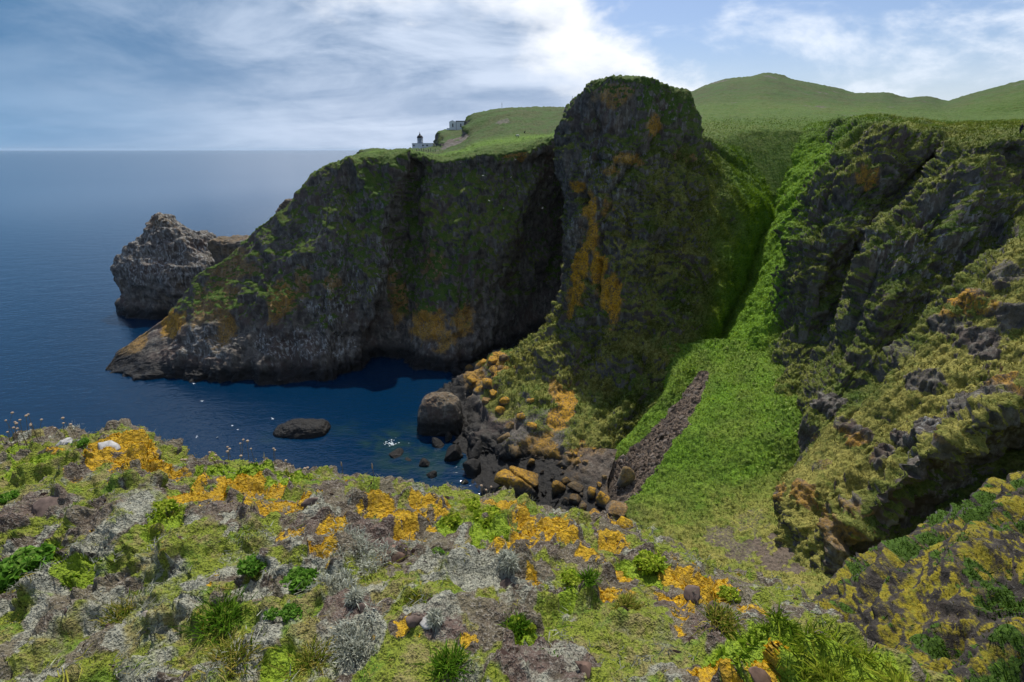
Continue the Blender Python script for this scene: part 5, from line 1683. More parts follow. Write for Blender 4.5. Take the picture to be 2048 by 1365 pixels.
def walker(loc, rz, label):
    w_ = empty('person', loc, rz, label, 'person')
    # x is forward; pelvis, spine, head, arms, striding legs with the trunk bent a little forward
    V = [(0, 0, .92), (.04, 0, 1.12), (.10, 0, 1.32), (.13, 0, 1.46), (.15, 0, 1.52), (.19, 0, 1.62), (.20, 0, 1.72),
         (.11, .17, 1.41), (.06, .25, 1.16), (.20, .24, .97), (.25, .23, .90),
         (.11, -.17, 1.41), (.02, -.25, 1.17), (.12, -.25, .95), (.16, -.24, .87),
         (.02, .09, .88), (.20, .10, .50), (.10, .10, .10), (.28, .10, .03),
         (-.02, -.09, .88), (.00, -.10, .48), (-.28, -.10, .14), (-.14, -.10, .03)]
    E = [(0, 1), (1, 2), (2, 3), (3, 4), (4, 5), (5, 6), (2, 7), (7, 8), (8, 9), (9, 10), (2, 11), (11, 12), (12, 13), (13, 14), (0, 15), (15, 16), (16, 17), (17, 18), (0, 19), (19, 20), (20, 21), (21, 22)]
    Rr = [.14, .145, .16, .10, .06, .095, .085, .075, .055, .045, .045, .075, .055, .045, .045, .10, .07, .05, .045, .10, .07, .05, .045]
    skinned('body', V, E, Rr, M_CLOTH, w_)
    leg = [(0, .0, .93), (.02, .09, .88), (.20, .10, .50), (.11, .10, .13), (-.02, -.09, .88), (0, -.10, .48), (-.26, -.10, .16)]
    skinned('trousers', leg, [(0, 1), (1, 2), (2, 3), (0, 4), (4, 5), (5, 6)], [.16, .115, .085, .065, .115, .085, .065], M_JEAN, w_)
    f_ = MB().add(*uvball((.235, 0, 1.665), (.070, .065, .092), 14, 10)).build('face', M_SKIN, w_, True)
    MB().tube([(.295, 0, 1.685), (.325, 0, 1.65)], [.010, .016], 6).build('nose', M_SKIN, f_)
    for s in (-1, 1):
        MB().add(*uvball((.296, s * .028, 1.69), (.010, .012, .008), 6, 5)).build('eye', M_CROW, f_)
        MB().add(*uvball((.21, s * .082, 1.665), (.022, .012, .032), 6, 5)).build('ear', M_SKIN, f_)
        hand = MB().add(*uvball((.245, s * .235, .87), (.035, .022, .05), 8, 6))
        for j in range(4):
            hand.tube([(.222 + j * .016, s * .235, .84), (.226 + j * .018, s * .232, .795 + abs(j - 1.5) * .006), (.24 + j * .016, s * .225, .765 + abs(j - 1.5) * .008)], [.011, .010, .007], 6)
        hand.tube([(.265, s * .23, .88), (.29, s * .22, .845), (.285, s * .215, .815)], [.011, .010, .007], 6)
        hand.build('hand', M_SKIN, w_, True)
    MB().add(*uvball((.175, 0, 1.70), (.105, .092, .10), 14, 10)).build('hair', M_HAIR, w_, True)
    MB().add(*uvball((-.13, 0, 1.27), (.13, .16, .24), 12, 9)).build('rucksack', M_CLOTH, w_, True)
    return w_


wp_ = P(2046, 262, 88)
gz = anchor(Gc, 2046, 266)
walker((gz[0] - .35, gz[1] + .2, gz[2] - .05), R(200), 'walker in dark clothes striding along the cliff top at the right edge')
print('small', round(time.time() - T0, 1))

# ------------------------------------------------------------------ vegetation
def blade_material():
    m = bpy.data.materials.new('leaf_blade')
    m.use_nodes = True
    t = NT(m.node_tree)
    t.n.clear()
    at = t.attr('col').outputs['Color']
    d = t.n.new('ShaderNodeBsdfDiffuse')
    t.put(d.inputs['Color'], at)
    tr = t.n.new('ShaderNodeBsdfTranslucent')
    t.put(tr.inputs['Color'], at)
    mx = t.n.new('ShaderNodeMixShader')
    mx.inputs[0].default_value = 0.42
    t.l.new(d.outputs[0], mx.inputs[1])
    t.l.new(tr.outputs[0], mx.inputs[2])
    o = t.n.new('ShaderNodeOutputMaterial')
    t.l.new(mx.outputs[0], o.inputs[0])
    return m


M_BLADE = blade_material()


def unit(a):
    return a / np.maximum(np.linalg.norm(a, axis=-1, keepdims=True), 1e-9)


def blades(root, nrm, length, width, spread_, droop, colr, rs, segs=2, taper=0.55):
    """curved strips: root (n,3), axis nrm, returns vertices, quads-as-tris faces and colours"""
    n = len(root)
    d = unit(nrm + rs.normal(size=(n, 3)) * spread_[:, None] if np.ndim(spread_) else nrm + rs.normal(size=(n, 3)) * spread_)
    side = unit(np.cross(d, rs.normal(size=(n, 3))))
    hor = unit(np.cross(side, d))
    L = length[:, None]
    w_ = width[:, None]
    if segs == 1:
        v = np.stack([root - side * w_ * .5, root + side * w_ * .5, root + d * L + hor * L * droop], 1)
        f = np.array([[0, 1, 2]])
        k = 3
    else:
        mid = root + d * L * 0.55 + hor * L * droop * 0.30
        tip_ = root + d * L * 0.95 + hor * L * droop
        tip_[:, 2] -= (L[:, 0] * abs(droop) * 0.25)
        v = np.stack([root - side * w_ * .5, root + side * w_ * .5, mid + side * w_ * taper, mid - side * w_ * taper, tip_], 1)
        f = np.array([[0, 1, 2], [0, 2, 3], [3, 2, 4]])
        k = 5
    F = (np.arange(n)[:, None, None] * k + f[None]).reshape(-1, 3)
    shade = np.array([0.75, 0.75, 1.0] if k == 3 else [0.8, 0.8, 1.0, 1.0, 1.08])
    Cc = np.clip(colr[:, None, :] * shade[None, :, None], 0, 1)
    return v.reshape(-1, 3), F, Cc.reshape(-1, 3)


def join(parts):
    V, F, C_, k = [], [], [], 0
    for v, f, c in parts:
        V.append(v); F.append(f + k); C_.append(c); k += len(v)
    return np.concatenate(V), np.concatenate(F), np.concatenate(C_)


def sample(G, N, weight, n, rs, inframe=(-60, 2110, 0, 1420), face_cam=-0.2):
    """random spots on a grid surface, by area and weight, kept to the part of it that can be seen"""
    c = 0.25 * (G[:-1, :-1] + G[1:, :-1] + G[:-1, 1:] + G[1:, 1:])
    a = np.linalg.norm(np.cross(G[1:, :-1] - G[:-1, :-1], G[:-1, 1:] - G[:-1, :-1]), axis=-1)
    w_ = weight.reshape(G.shape[:2])[:-1, :-1]
    cf = c.reshape(-1, 3)
    q = project(cf)
    ok = (q[:, 0] > inframe[0]) & (q[:, 0] < inframe[1]) & (q[:, 1] > inframe[2]) & (q[:, 1] < inframe[3]) & (q[:, 2] > 0.3)
    nf_ = N[:-1, :-1].reshape(-1, 3)
    view = unit(np.array([0, 0, EYE]) - cf)
    ok &= ((nf_ * view).sum(1) > face_cam)
    p = a.ravel() * np.clip(w_.ravel(), 0, None) * ok
    if p.sum() <= 0:
        return np.zeros((0, 3)), np.zeros((0, 3)), np.zeros(0, int)
    k = rs.choice(len(p), n, p=p / p.sum())
    i, j = np.unravel_index(k, c.shape[:2])
    u, v = rs.rand(n, 1), rs.rand(n, 1)
    pts = (G[i, j] * (1 - u) + G[i + 1, j] * u) * (1 - v) + (G[i, j + 1] * (1 - u) + G[i + 1, j + 1] * u) * v
    return pts, nf_[k], i * G.shape[1] + j


def pal(rs, n, cols, jit=0.18, pick=None):
    cols = np.array(cols)
    a = rs.rand(n) if pick is None else pick
    x = a * (len(cols) - 1)
    i = np.clip(x.astype(int), 0, len(cols) - 2)
    c = cols[i] + (cols[i + 1] - cols[i]) * (x - i)[:, None]
    return np.clip(c * (1 + rs.normal(size=(n, 1)) * jit), 0.004, 1)


UP = np.array([0, 0, 1.0])
rs = np.random.RandomState(77)
GREENS = [(0.030, 0.060, 0.008), (0.065, 0.115, 0.012), (0.13, 0.18, 0.022), (0.21, 0.235, 0.04)]
DRYS = [(0.14, 0.13, 0.035), (0.27, 0.235, 0.075), (0.40, 0.34, 0.13)]

# turf on the fan, the gully and the sunny slope (distant: one blade is a pixel or two)
def far_turf(G, N, mk, mk2, n, rs, hgt, wd):
    pts, nn, k = sample(G, N, mk[:, 0] ** 1.5, n, rs)
    dist = np.linalg.norm(pts - np.array([0, 0, EYE]), axis=1)
    dry, viv = mk2[k, 0], mk2[k, 2]
    tone = np.clip(0.5 + fbm(pts, 0.3, 3, 150) * 1.2 + rs.normal(size=n) * 0.22, 0, 1)
    cg = pal(rs, n, [(0.030, 0.060, 0.008), (0.060, 0.115, 0.012), (0.095, 0.17, 0.016)], pick=tone)
    cv = pal(rs, n, [(0.10, 0.20, 0.009), (0.20, 0.36, 0.016), (0.34, 0.50, 0.040)], pick=tone)
    cd = pal(rs, n, [(0.12, 0.12, 0.025), (0.24, 0.22, 0.05), (0.36, 0.30, 0.09)], pick=tone)
    c = cg + (cv - cg) * viv[:, None]
    c = c + (cd - c) * np.clip(dry * 1.1, 0, 1)[:, None]
    L = hgt * (0.6 + 0.8 * rs.rand(n)) * np.clip(dist / 80, .5, 1.4)
    return blades(pts - nn * 0.05, unit(nn * 0.55 + UP * 0.30), L, wd * np.clip(dist / 80, .5, 1.4) * (0.7 + .6 * rs.rand(n)), 0.70, 0.35, c, rs, 1)


tp = [far_turf(Gf, Nf, MF[0], MF[1], 34000, rs, 0.36, 0.12), far_turf(Gc, Nc, MC[0], MC[1], 110000, rs, 0.42, 0.11)]
kb_w = MB_[0].copy()
kb_w[:, 0] *= 0.35 + 0.65 * sstep(fbm(Gb.reshape(-1, 3), 0.16, 3, 151), -0.1, 0.25)
kb_w[:, 0] *= sstep(Gb.reshape(-1, 3)[:, 2], 66, 58)
Nbl = -grid_normals(Gb)
mb2 = MB_[1].copy(); mb2[:, 0] = np.clip(mb2[:, 0] * 0.9, 0, 1)
tp.append(far_turf(Gb, Nbl, kb_w, mb2, 55000, rs, 0.50, 0.13))
Np_ = -grid_normals(Gp)
hm = np.stack([sstep(Gp.reshape(-1, 3)[:, 1], 200, 172)] * 3, 1)
tp.append(far_turf(Gp, Np_, hm, np.stack([0.1 * hm[:, 0], 0 * hm[:, 0], 0.25 * hm[:, 0]], 1), 16000, rs, 0.35, 0.12))
V, F, C_ = join(tp)
o = mesh_np('turf', V, F, M_BLADE, {'col': C_}, smooth=False)
tag(o, 'long grass growing on the gully floor, the sunny slope and the bluff ledges', kind='stuff')

# broad-leaved plants in the gully show as pale dots
pts, nn, k = sample(Gf, Nf, (MF[0][:, 0] * sstep(Gf.reshape(-1, 3)[:, 0], 34, 46)) ** 2, 900, rs)
v, f, c = blades(pts + UP * .25, unit(nn + UP), 0.22 + .2 * rs.rand(900), 0.30 + .2 * rs.rand(900), 0.9, 0.5, pal(rs, 900, [(0.20, .32, .05), (.38, .46, .14)]), rs, 2, .6)
o = mesh_np('hogweed', v, f, M_BLADE, {'col': c}, smooth=False)
tag(o, 'pale flower heads scattered in the lush gully grass', kind='stuff')

# scree stones
pts, nn, k = sample(Gf, Nf, MF[2] ** 2, 4600, rs)
tet = np.array([[-.5, -.4, -.2], [.5, -.45, -.2], [.45, .5, -.2], [-.45, .4, -.2], [-.25, -.2, .35], [.3, .1, .3]])
tf_ = np.array([[0, 1, 4], [1, 5, 4], [1, 2, 5], [2, 3, 5], [3, 4, 5], [3, 0, 4]])
n = len(pts)
sz = 0.12 + 0.20 * rs.rand(n) ** 2 + 0.75 * rs.rand(n) ** 14
ang = rs.rand(n) * 6.28
ca, sa = np.cos(ang)[:, None], np.sin(ang)[:, None]
q = tet[None] * sz[:, None, None] * (1 + rs.normal(size=(n, 1, 3)) * .25)
V = np.stack([q[..., 0] * ca - q[..., 1] * sa, q[..., 0] * sa + q[..., 1] * ca, q[..., 2]], -1) + pts[:, None]
F = (np.arange(n)[:, None, None] * 6 + tf_[None]).reshape(-1, 3)
c = np.repeat(pal(rs, n, [(0.065, .050, .040), (.19, .148, .118), (.34, .285, .24)]), 6, 0)
o = mesh_np('scree', V.reshape(-1, 3), F, M_BLADE, {'col': c}, smooth=False)
tag(o, 'grey brown scree stones in the chute below the bluff', kind='stuff')

# ---------------- brow: soil crumbs, lichen tufts, grass, leaves
Nb_ = Ngf
bare = np.clip(1 - f_lich - f_green, 0, 1)
qg = project(pg)
edge_m = np.ones(len(pg))
pts, nn, k = sample(Gg, Nb_, f_grey ** 1.5 + 0.04 * bare, 6500, rs)
m = 24
n = len(pts) * m
R_ = 0.010 + 0.022 * rs.rand(len(pts)) ** 1.5
off = rs.normal(size=(n, 3)) * np.repeat(R_, m)[:, None] * 0.55
root = np.repeat(pts, m, 0) + off
tn = np.repeat(pal(rs, len(pts), [(0.22, .215, .165), (.38, .38, .30), (.54, .54, .43)], .16, np.clip(.5 + fbm(pts, 1.8, 3, 163) + rs.normal(size=len(pts)) * .25, 0, 1)), m, 0)
ax = np.repeat(unit(nn + .4 * UP), m, 0) + off / np.repeat(R_, m)[:, None] * 0.9
v1 = blades(root, unit(ax), (0.016 + .024 * rs.rand(n)) * np.repeat(0.7 + R_ / .03 * .5, m), 0.0030 + .0030 * rs.rand(n), .40, .45, np.clip(tn * (1 + rs.normal(size=(n, 1)) * .22), 0, 1), rs, 1)
o = mesh_np('grey_lichen', *v1[:2], M_BLADE, {'col': v1[2]}, smooth=False)
tag(o, 'pale grey branching lichen covering much of the brow', kind='stuff')

pts, nn, k = sample(Gg, Nb_, f_gras ** 1.3 + 0.12 * bare + .10 * f_grey, 9800, rs)
m = 10
n = len(pts) * m
R_ = 0.006 + 0.016 * rs.rand(len(pts))
off = rs.normal(size=(n, 3)) * np.repeat(R_, m)[:, None]
root = np.repeat(pts, m, 0) + off * .7
lush = f_lush[k]
pk_ = np.clip(0.36 + fbm(pts, 2.2, 3, 160) * 1.2 + rs.normal(size=len(pts)) * .15 + .28 * np.clip(lush, 0, 1), 0, 1)
cl = pal(rs, len(pts), [(0.44, .35, .09), (0.31, .31, .045), (0.17, .26, .018), (0.07, .16, .012)], .2, pk_)
cl = np.repeat(cl, m, 0) * (1 + rs.normal(size=(n, 1)) * .2)
straw = rs.rand(n) < .10
cl[straw] = np.array([.42, .34, .13]) * (1 + rs.normal(size=(straw.sum(), 1)) * .15)
near_l = np.repeat((1.0 - 0.30 * sstep(np.linalg.norm(pts - np.array([0, 0, EYE]), axis=1), 2.0, 4.0)) * (0.75 + .6 * np.clip(lush, 0, 1)), m)
lean = np.array([0.30, -0.10, 0.0])
v2 = blades(root, unit(np.repeat(unit(nn * .6 + UP * .6 + lean), m, 0) + off / np.repeat(R_, m)[:, None] * .22), (0.020 + .045 * rs.rand(n) ** 2) * near_l * np.repeat(np.where(rs.rand(len(pts)) < .14, 1.9, 1.0), m), 0.0022 + .0018 * rs.rand(n), .30, .55, np.clip(cl, .004, 1), rs, 2)
o = mesh_np('grass', *v2[:2], M_BLADE, {'col': v2[2]}, smooth=False)
tag(o, 'fine grass with dry straw blades growing over the brow', kind='stuff')

pts, nn, k = sample(Gg, Nb_, f_green ** 1.5, 38000, rs)
n = len(pts)
gr_side = sstep(project(pts)[:, 0], 1450, 1560)
cl = (1 - .3 * gr_side)[:, None] * pal(rs, n, [(0.070, .135, .010), (.16, .26, .016), (.29, .39, .026), (.40, .44, .05)], .2, np.clip(.5 + fbm(pts, 2.5, 3, 161) + rs.normal(size=n) * .2, 0, 1))
v3 = blades(pts, unit(nn + .4 * UP), (0.014 + .016 * rs.rand(n)) * (1 + 1.5 * gr_side), (0.0050 + .0040 * rs.rand(n)) * (1 - .60 * gr_side), .75, .5, cl, rs, 2, .75)
o = mesh_np('cushion_leaves', *v3[:2], M_BLADE, {'col': v3[2]}, smooth=False)
tag(o, 'small bright green leaves matting the brow', kind='stuff')

pts, nn, k = sample(Gg, Nb_, f_lich ** 2, 24000, rs)
n = len(pts)
cl = pal(rs, n, [(0.36, .17, .006), (.60, .33, .010), (.80, .48, .02), (.68, .52, .10)], .15, np.clip(.45 + fbm(pts, 5.0, 3, 162) * 1.2 + rs.normal(size=n) * .2, 0, 1))
v4 = blades(pts - nn * .002, nn, 0.005 + .008 * rs.rand(n), 0.008 + .010 * rs.rand(n), 1.0, .6, cl, rs, 1)
o = mesh_np('orange_lichen', *v4[:2], M_BLADE, {'col': v4[2]}, smooth=False)
tag(o, 'leafy orange lichen crusting the rocks of the brow', kind='stuff')

# soil crumbs and grit
pts, nn, k = sample(Gg, Nb_, bare * (.5 + f_stone * 1.2) * (1 - .5 * f_gras), 14000, rs)
n = len(pts)
sz = 0.006 + 0.022 * rs.rand(n) ** 4
ang = rs.rand(n) * 6.28
ca, sa = np.cos(ang)[:, None], np.sin(ang)[:, None]
q = tet[None] * sz[:, None, None] * (1 + rs.normal(size=(n, 1, 3)) * .3)
V = np.stack([q[..., 0] * ca - q[..., 1] * sa, q[..., 0] * sa + q[..., 1] * ca, q[..., 2]], -1) + pts[:, None]
F = (np.arange(n)[:, None, None] * 6 + tf_[None]).reshape(-1, 3)
c = np.repeat(pal(rs, n, [(0.06, .040, .032), (.14, .095, .08), (.20, .15, .135), (.36, .32, .27)], .2, rs.rand(n) ** 1.6), 6, 0)
o = mesh_np('grit', V.reshape(-1, 3), F, M_BLADE, {'col': c}, smooth=False)
tag(o, 'brown and purple grit lying between the plants', kind='stuff')
print('veg', round(time.time() - T0, 1))

# moss, grass and leaves on the near crag
pts, nn, k = sample(Gr, Nrf, k_g + .25 * k_l + .03, 22000, rs)
n = len(pts)
isg = (k_g[k] > k_l[k])[:, None]
tone = np.clip(.45 + fbm(pts, 1.2, 3, 170) + rs.normal(size=n) * .22, 0, 1)
cl = np.where(isg, pal(rs, n, [(0.022, .05, .006), (.05, .105, .010), (.10, .17, .02)], .2, tone), pal(rs, n, [(0.09, .08, .012), (.20, .165, .02), (.30, .25, .05)], .2, tone))
v5 = blades(pts, unit(nn + .5 * UP), np.where(isg[:, 0], .05 + .09 * rs.rand(n), .02 + .05 * rs.rand(n)), .014 + .016 * rs.rand(n), .6, .5, cl, rs, 1)
o = mesh_np('crag_turf', *v5[:2], M_BLADE, {'col': v5[2]}, smooth=False)
tag(o, 'dark green leaves and yellow moss on the ledges of the lower right crag', kind='stuff')

# ------------------------------------------------------------------ single plants and stones of the brow
def px_m(p):
    return np.linalg.norm(p - np.array([0, 0, EYE])) / FPX


def gnormal(p):
    q = Gg.reshape(-1, 3)
    return Ng.reshape(-1, 3)[np.argmin(((q - p) ** 2).sum(1))]


def place_mesh(name, p, v, f, c, label, cat, group=None):
    o = mesh_np(name, v, f, M_BLADE, {'col': c}, smooth=False)
    o.location = tuple(p)
    return tag(o, label, cat, group)


def leafy(seed, r, n, cols, h=0.55, lw=0.30, flat=0.9):
    q = np.random.RandomState(seed)
    a = q.rand(n) * 6.283
    rad = r * np.sqrt(q.rand(n)) * 0.92
    z = h * r * np.sqrt(np.clip(1 - (rad / r) ** 2, 0, 1))
    lob = 0.72 + 0.28 * np.sin(a * 2 + seed) * np.sin(a * 3 + seed * 1.7)
    rad = rad * lob
    root = np.stack([rad * np.cos(a), rad * np.sin(a), z - 0.004 + q.normal(size=n) * r * .05], 1)
    ax = unit(np.stack([np.cos(a) * rad / r, np.sin(a) * rad / r, 0.75 + 0 * a], 1))
    L = r * (0.13 + .16 * q.rand(n))
    tone = np.clip(z / (h * r) * .5 + .25 + q.normal(size=n) * .2, 0, 1)
    return blades(root, ax, L, L * lw * 2, flat * .6, .5, pal(q, n, cols, .14, tone), q, 2, .8)


def tussock(seed, r, n, cols, L0, up=0.8):
    q = np.random.RandomState(seed)
    off = q.normal(size=(n, 2)) * r * .42
    root = np.stack([off[:, 0], off[:, 1], -0.004 + 0 * off[:, 0]], 1)
    ax = unit(np.stack([off[:, 0] / r * .8 + .1, off[:, 1] / r * .8, up + 0 * off[:, 0]], 1))
    return blades(root, ax, L0 * (.45 + .75 * q.rand(n)), 0.0022 + .0018 * q.rand(n), .22, .55, pal(q, n, cols, .2, np.clip(q.rand(n), 0, 1)), q, 2)


LEAF_G = [(0.025, .070, .010), (.070, .180, .016), (.15, .31, .04), (.27, .42, .08)]
LEAF_Y = [(0.07, .13, .01), (.20, .31, .02), (.36, .46, .04), (.48, .52, .08)]
for i, (u, v, rp, cols, lb) in enumerate([
    (600, 1168, 46, LEAF_G, 'largest dark green leafy plant, left of the big grey lichen clump'),
    (506, 1132, 36, LEAF_G, 'green leafy plant beside the rusty moss, left of the largest leafy plant'),
    (575, 1224, 30, LEAF_G, 'low green leafy plant just below the largest leafy plant'),
    (545, 1230, 20, LEAF_G, 'small green rosette left of the low leafy plant'),
    (60, 1128, 50, LEAF_G, 'bright green leafy mat near the left edge of the brow'),
    (22, 1160, 36, LEAF_G, 'dark green leafy mat cut by the left edge'),
    (168, 887, 18, LEAF_G, 'small bluish green plant between the two pale flat stones'),
    (905, 1040, 34, LEAF_Y, 'round lime green cushion at the left end of the long green mat'),
    (985, 1040, 50, LEAF_Y, 'broad lime green cushion in the middle of the brow edge'),
    (940, 1015, 34, LEAF_Y, 'lime green mat right behind the round cushion'),
    (1295, 1128, 44, LEAF_Y, 'domed yellowish green cushion hanging over the edge of the grassy gully'),
    (1140, 1158, 30, LEAF_Y, 'small leaved green mat right of the narrow orange streak'),
    (1455, 1195, 30, LEAF_Y, 'green leafy patch tucked behind the purple stone ledge'),
    (325, 1022, 36, LEAF_Y, 'green and russet leafy mat on the left part of the brow'),
    (870, 1100, 26, LEAF_G, 'grassy green plant below the orange lichen trail'),
    (20, 992, 22, LEAF_G, 'bluish green plant at the left edge beside the dark peat'),
    (1810, 1330, 0, LEAF_G, '')]):
    if not lb:
        continue
    p = gg(u, v)
    r = rp * px_m(p) * .78
    vv_, ff_, cc_ = leafy(500 + i, r, int(240 + 240 * (rp / 40) ** 2), cols, .24 if cols is LEAF_G else .26, .30 if cols is LEAF_G else .24)
    place_mesh('leafy_plant' if cols is LEAF_G else 'cushion_plant', p, vv_, ff_, cc_, lb, 'plant', 'leafy plants and cushions on the brow')

GR_Y = [(0.06, .12, .01), (.16, .21, .02), (.30, .28, .05), (.42, .33, .08)]
GR_G = [(0.03, .08, .006), (.08, .18, .012), (.17, .28, .025)]
for i, (u, v, rp, cols, lb) in enumerate([
    (826, 1196, 34, GR_Y, 'round tussock half green and half straw yellow in the middle of the brow'),
    (1040, 1250, 28, GR_G, 'fresh green tussock right of the white splashed stone'),
    (1180, 1158, 20, GR_G, 'dark green tuft beside the orange lichen above the gully'),
    (1255, 1210, 26, GR_Y, 'olive tussock on the right part of the brow'),
    (445, 1235, 52, GR_G, 'wide low green tussock at the left of the small rosettes'),
    (250, 1225, 40, GR_Y, 'windblown yellow green tussock left of the grey lichen'),
    (620, 1325, 44, GR_Y, 'straw coloured tussock at the bottom edge left of centre'),
    (470, 1320, 50, GR_Y, 'tall windblown straw tussock at the bottom edge'),
    (905, 1330, 40, GR_G, 'green tussock at the bottom edge in the middle'),
    (1440, 1240, 34, GR_Y, 'dry tussock beneath the purple stone ledge')]):
    p = gg(u, v)
    r = rp * px_m(p) * .75
    vv_, ff_, cc_ = tussock(600 + i, r, 170 + rp * 5, cols, 0.026 + r * .36)
    place_mesh('grass_tussock', p, vv_, ff_, cc_, lb, 'grass tussock', 'grass tussocks on the brow')

GREYL = [(0.16, .165, .13), (.34, .35, .275), (.52, .535, .43), (.64, .65, .54)]
for i, (u, v, rw_, rh_, lb) in enumerate([
    (715, 1118, 62, 55, 'big bushy clump of pale grey lichen below the brightest orange patch'),
    (690, 1170, 40, 24, 'grey lichen hanging under the big pale clump'),
    (715, 1282, 56, 28, 'second bushy grey lichen clump, lower down by the brown stone'),
    (705, 1205, 18, 18, 'small star-like grey lichen tuft on the brown stone'),
    (868, 1232, 12, 9, 'tiny pale lichen tuft on the white splashed stone'),
    (1010, 1120, 26, 20, 'grey lichen tuft above the narrow orange streak')]):
    p = gg(u, v)
    q = np.random.RandomState(700 + i)
    r = rw_ * px_m(p)
    n = int(300 + 34 * rw_)
    ncl = 9 if rw_ > 30 else 3
    cen = np.stack([q.normal(size=ncl) * r * .45, q.normal(size=ncl) * r * .45, 0 * q.rand(ncl) + .01], 1)
    ci_ = q.randint(0, ncl, n)
    off = q.normal(size=(n, 3)) * r * .16
    ax = unit(off / (r * .16) * .8 + UP * .9)
    vv_, ff_, cc_ = blades(cen[ci_] + off, ax, 0.014 + .022 * q.rand(n), .0024 + .002 * q.rand(n), .6, .5, pal(q, n, GREYL, .15, q.rand(n)), q, 2)
    place_mesh('lichen_clump', p, vv_, ff_, cc_, lb, 'lichen', 'bushy grey lichens')

# stones lying on the brow
M_STONE = plain('purple_stone', (0.130, 0.094, 0.078), 0.9, 0.45, 22)
M_PALE = plain('pale_stone', (0.42, 0.41, 0.39), 0.9, 0.40, 30)
M_BROWNS = plain('brown_stone', (0.155, 0.100, 0.075), 0.9, 0.45, 22)
for i, (u, v, wp, hp, m_, fl_, lb) in enumerate([
    (128, 884, 34, 18, M_PALE, .5, 'pale grey flat stone with a dark underside on the left skyline'),
    (215, 889, 46, 22, M_PALE, .4, 'pale grey slab framed by orange lichen near the left skyline'),
    (862, 1246, 46, 26, M_PALE, .4, 'whitish stone half buried in brown earth near the bottom'),
    (825, 1240, 40, 26, M_STONE, .5, 'purple stone left of the whitish one'),
    (690, 1205, 40, 34, M_BROWNS, .6, 'brown stone between the two bushy lichen clumps'),
    (730, 1215, 44, 40, M_STONE, .6, 'purple stone right of the brown one under the lichen clump'),
    (770, 1080, 40, 26, M_STONE, .5, 'purple stone sticking out of the bare earth below the orange trail'),
    (785, 1105, 60, 26, M_BROWNS, .4, 'brown flat stone in the bare earth right of the big lichen clump'),
    (1480, 1345, 50, 20, M_STONE, .3, 'reddish flat stone at the bottom edge beside an orange streak'),
    (1530, 1362, 66, 22, M_BROWNS, .4, 'long brown stone cut by the bottom edge at the right'),
    (1385, 1190, 46, 24, M_STONE, .35, 'purple rock ledge with orange lichen at the gully edge'),
    (1430, 1225, 40, 20, M_STONE, .35, 'purple stone lower down the gully edge'),
    (1245, 1050, 50, 44, M_BROWNS, .8, 'orange topped boulder standing at the tip of the brow above the gully'),
    (100, 1005, 66, 26, M_STONE, .4, 'mauve flat stone in the dark peat at the left'),
    (615, 1000, 34, 18, M_STONE, .5, 'mauve stone right of the orange blotches on the brow'),
    (1010, 1168, 40, 20, M_STONE, .45, 'small reddish outcrop in the middle of the brow'),
    (1170, 1330, 40, 26, M_BROWNS, .5, 'small reddish stone in the bare gravel at the bottom')]):
    p = gg(u, v)
    k = px_m(p)
    q = np.random.RandomState(800 + i)
    v_, f_, mk_ = boulder_mesh(830 + i, False, cuts=26, rough=.10)
    v_ = v_ * np.array([wp * k * .52, wp * k * q.uniform(.38, .52), wp * k * .42 * fl_])
    a = q.uniform(-.5, .5)
    ca_, sa_ = math.cos(a), math.sin(a)
    v_ = np.stack([v_[:, 0] * ca_ - v_[:, 1] * sa_, v_[:, 0] * sa_ + v_[:, 1] * ca_, v_[:, 2]], 1)
    nn_ = gnormal(p)
    v_[:, 2] -= (v_[:, 0] * nn_[0] + v_[:, 1] * nn_[1]) / max(nn_[2], .6) * .7
    o = mesh_np('stone', v_, f_, M_BROW if 'orange topped' in lb else m_, {'mk': np.stack([sstep(v_[:, 2], -.02, .04), 0 * v_[:, 0], 0 * v_[:, 0]], 1), 'mk2': np.stack([1 + 0 * v_[:, 0]] + [0 * v_[:, 0]] * 2, 1)} if 'orange topped' in lb else None)
    o.location = (p[0], p[1], p[2] - wp * k * .06 * fl_)
    tag(o, lb, 'stone', 'stones lying on the brow')

# sea pinks gone to seed: stems with round heads on the skyline
M_STALK = plain('dry_stalk', (0.17, 0.13, 0.07), 0.9)
M_HEAD = plain('seed_head', (0.42, 0.31, 0.22), 0.9, 0.35, 200)


def thrift(u, v, heads, spread_px, hpx, label, seed):
    p = gg(u, v)
    k = px_m(p)
    q = np.random.RandomState(seed)
    t_ = empty('sea_pink', tuple(p), 0, label, 'wild flower', 'sea pinks along the skyline')
    for j in range(heads):
        x0, y0 = q.normal() * spread_px * k * .5, q.normal() * spread_px * k * .3
        L = hpx * k * q.uniform(.65, 1.1)
        lx, ly = q.normal() * .12 * L, q.normal() * .12 * L
        st_ = MB().tube([(x0, y0, -.02), (x0 + lx * .4, y0 + ly * .4, L * .55), (x0 + lx, y0 + ly, L)], [.0016, .0014, .0012], 5).build('stem', M_STALK, t_)
        r = q.uniform(.0075, .0115)
        MB().add(*uvball((x0 + lx, y0 + ly, L + r * .4), (r, r, r * .72), 9, 6)).build('flower_head', M_HEAD, st_, True)


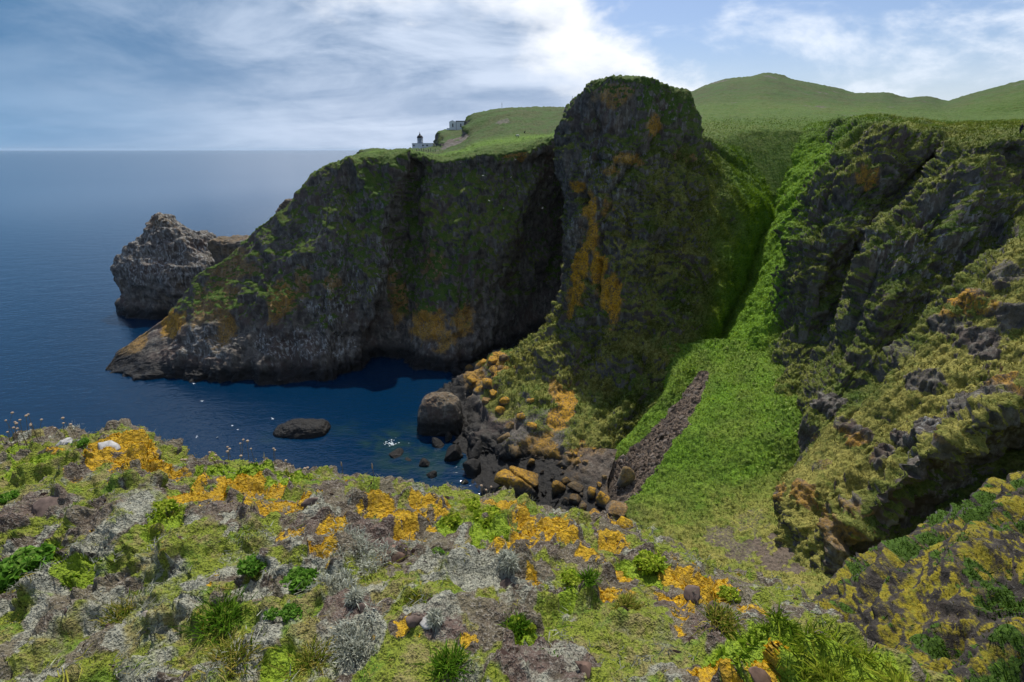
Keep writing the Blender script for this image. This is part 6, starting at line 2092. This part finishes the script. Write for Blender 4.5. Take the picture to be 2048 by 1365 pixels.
for i, a_ in enumerate([(62, 884, 9, 46, 46, 'densest bunch of dry sea pinks on the left skyline'), (80, 880, 5, 26, 34, 'shorter sea pinks in front of the densest bunch'), (135, 880, 4, 26, 36, 'four sea pinks beside the pale flat stone on the skyline'),
                        (8, 890, 3, 16, 30, 'sea pinks cut by the left edge of the view'), (375, 930, 3, 30, 18, 'low sea pinks left of the green skyline cushion'), (440, 922, 7, 60, 22, 'row of sea pinks rising behind the green skyline cushion'),
                        (515, 925, 6, 40, 26, 'sea pinks at the right end of the green skyline cushion'), (590, 944, 5, 60, 18, 'scattered low sea pinks over the lime mat on the skyline'), (965, 988, 3, 20, 20, 'pinkish flowers on the skyline above the dark boulders')]):
    thrift(*a_, 900 + i)
# tall dry grass stalks on the skyline
for i, (u, v, h, lb) in enumerate([(687, 955, 34, 'single dry grass stalk on the skyline over the dark water'), (752, 968, 44, 'tallest dry dock stalk on the skyline, right of the single grass stalk')]):
    p = gg(u, v)
    k = px_m(p)
    t_ = empty('dry_stalk', tuple(p), 0, lb, 'dry stalk')
    MB().tube([(0, 0, -.02), (.005, 0, h * k * .6), (.001, 0, h * k)], [.002, .0017, .001], 5).build('stem', M_STALK, t_)
    MB().add(*uvball((.002, 0, h * k * .9), (.005, .005, h * k * .16), 8, 6)).build('seed_head', M_HEAD, t_, True)
print('done', round(time.time() - T0, 1))

# ------------------------------------------------------------------ sea air
hz = MB().box(-52000, 52000, -52000, 52000, -6.0, 135.0)
m_hz = bpy.data.materials.new('sea_air')
m_hz.use_nodes = True
m_hz.node_tree.nodes.clear()
hv_ = m_hz.node_tree.nodes.new('ShaderNodeVolumePrincipled')
hv_.inputs['Color'].default_value = (0.62, 0.80, 1.0, 1)
hv_.inputs['Density'].default_value = 1.5e-5
hv_.inputs['Anisotropy'].default_value = 0.0
ho_ = m_hz.node_tree.nodes.new('ShaderNodeOutputMaterial')
m_hz.node_tree.links.new(hv_.outputs[0], ho_.inputs['Volume'])
o = hz.build('haze', m_hz)
tag(o, 'thin pale sea air that softens the horizon', kind='stuff')
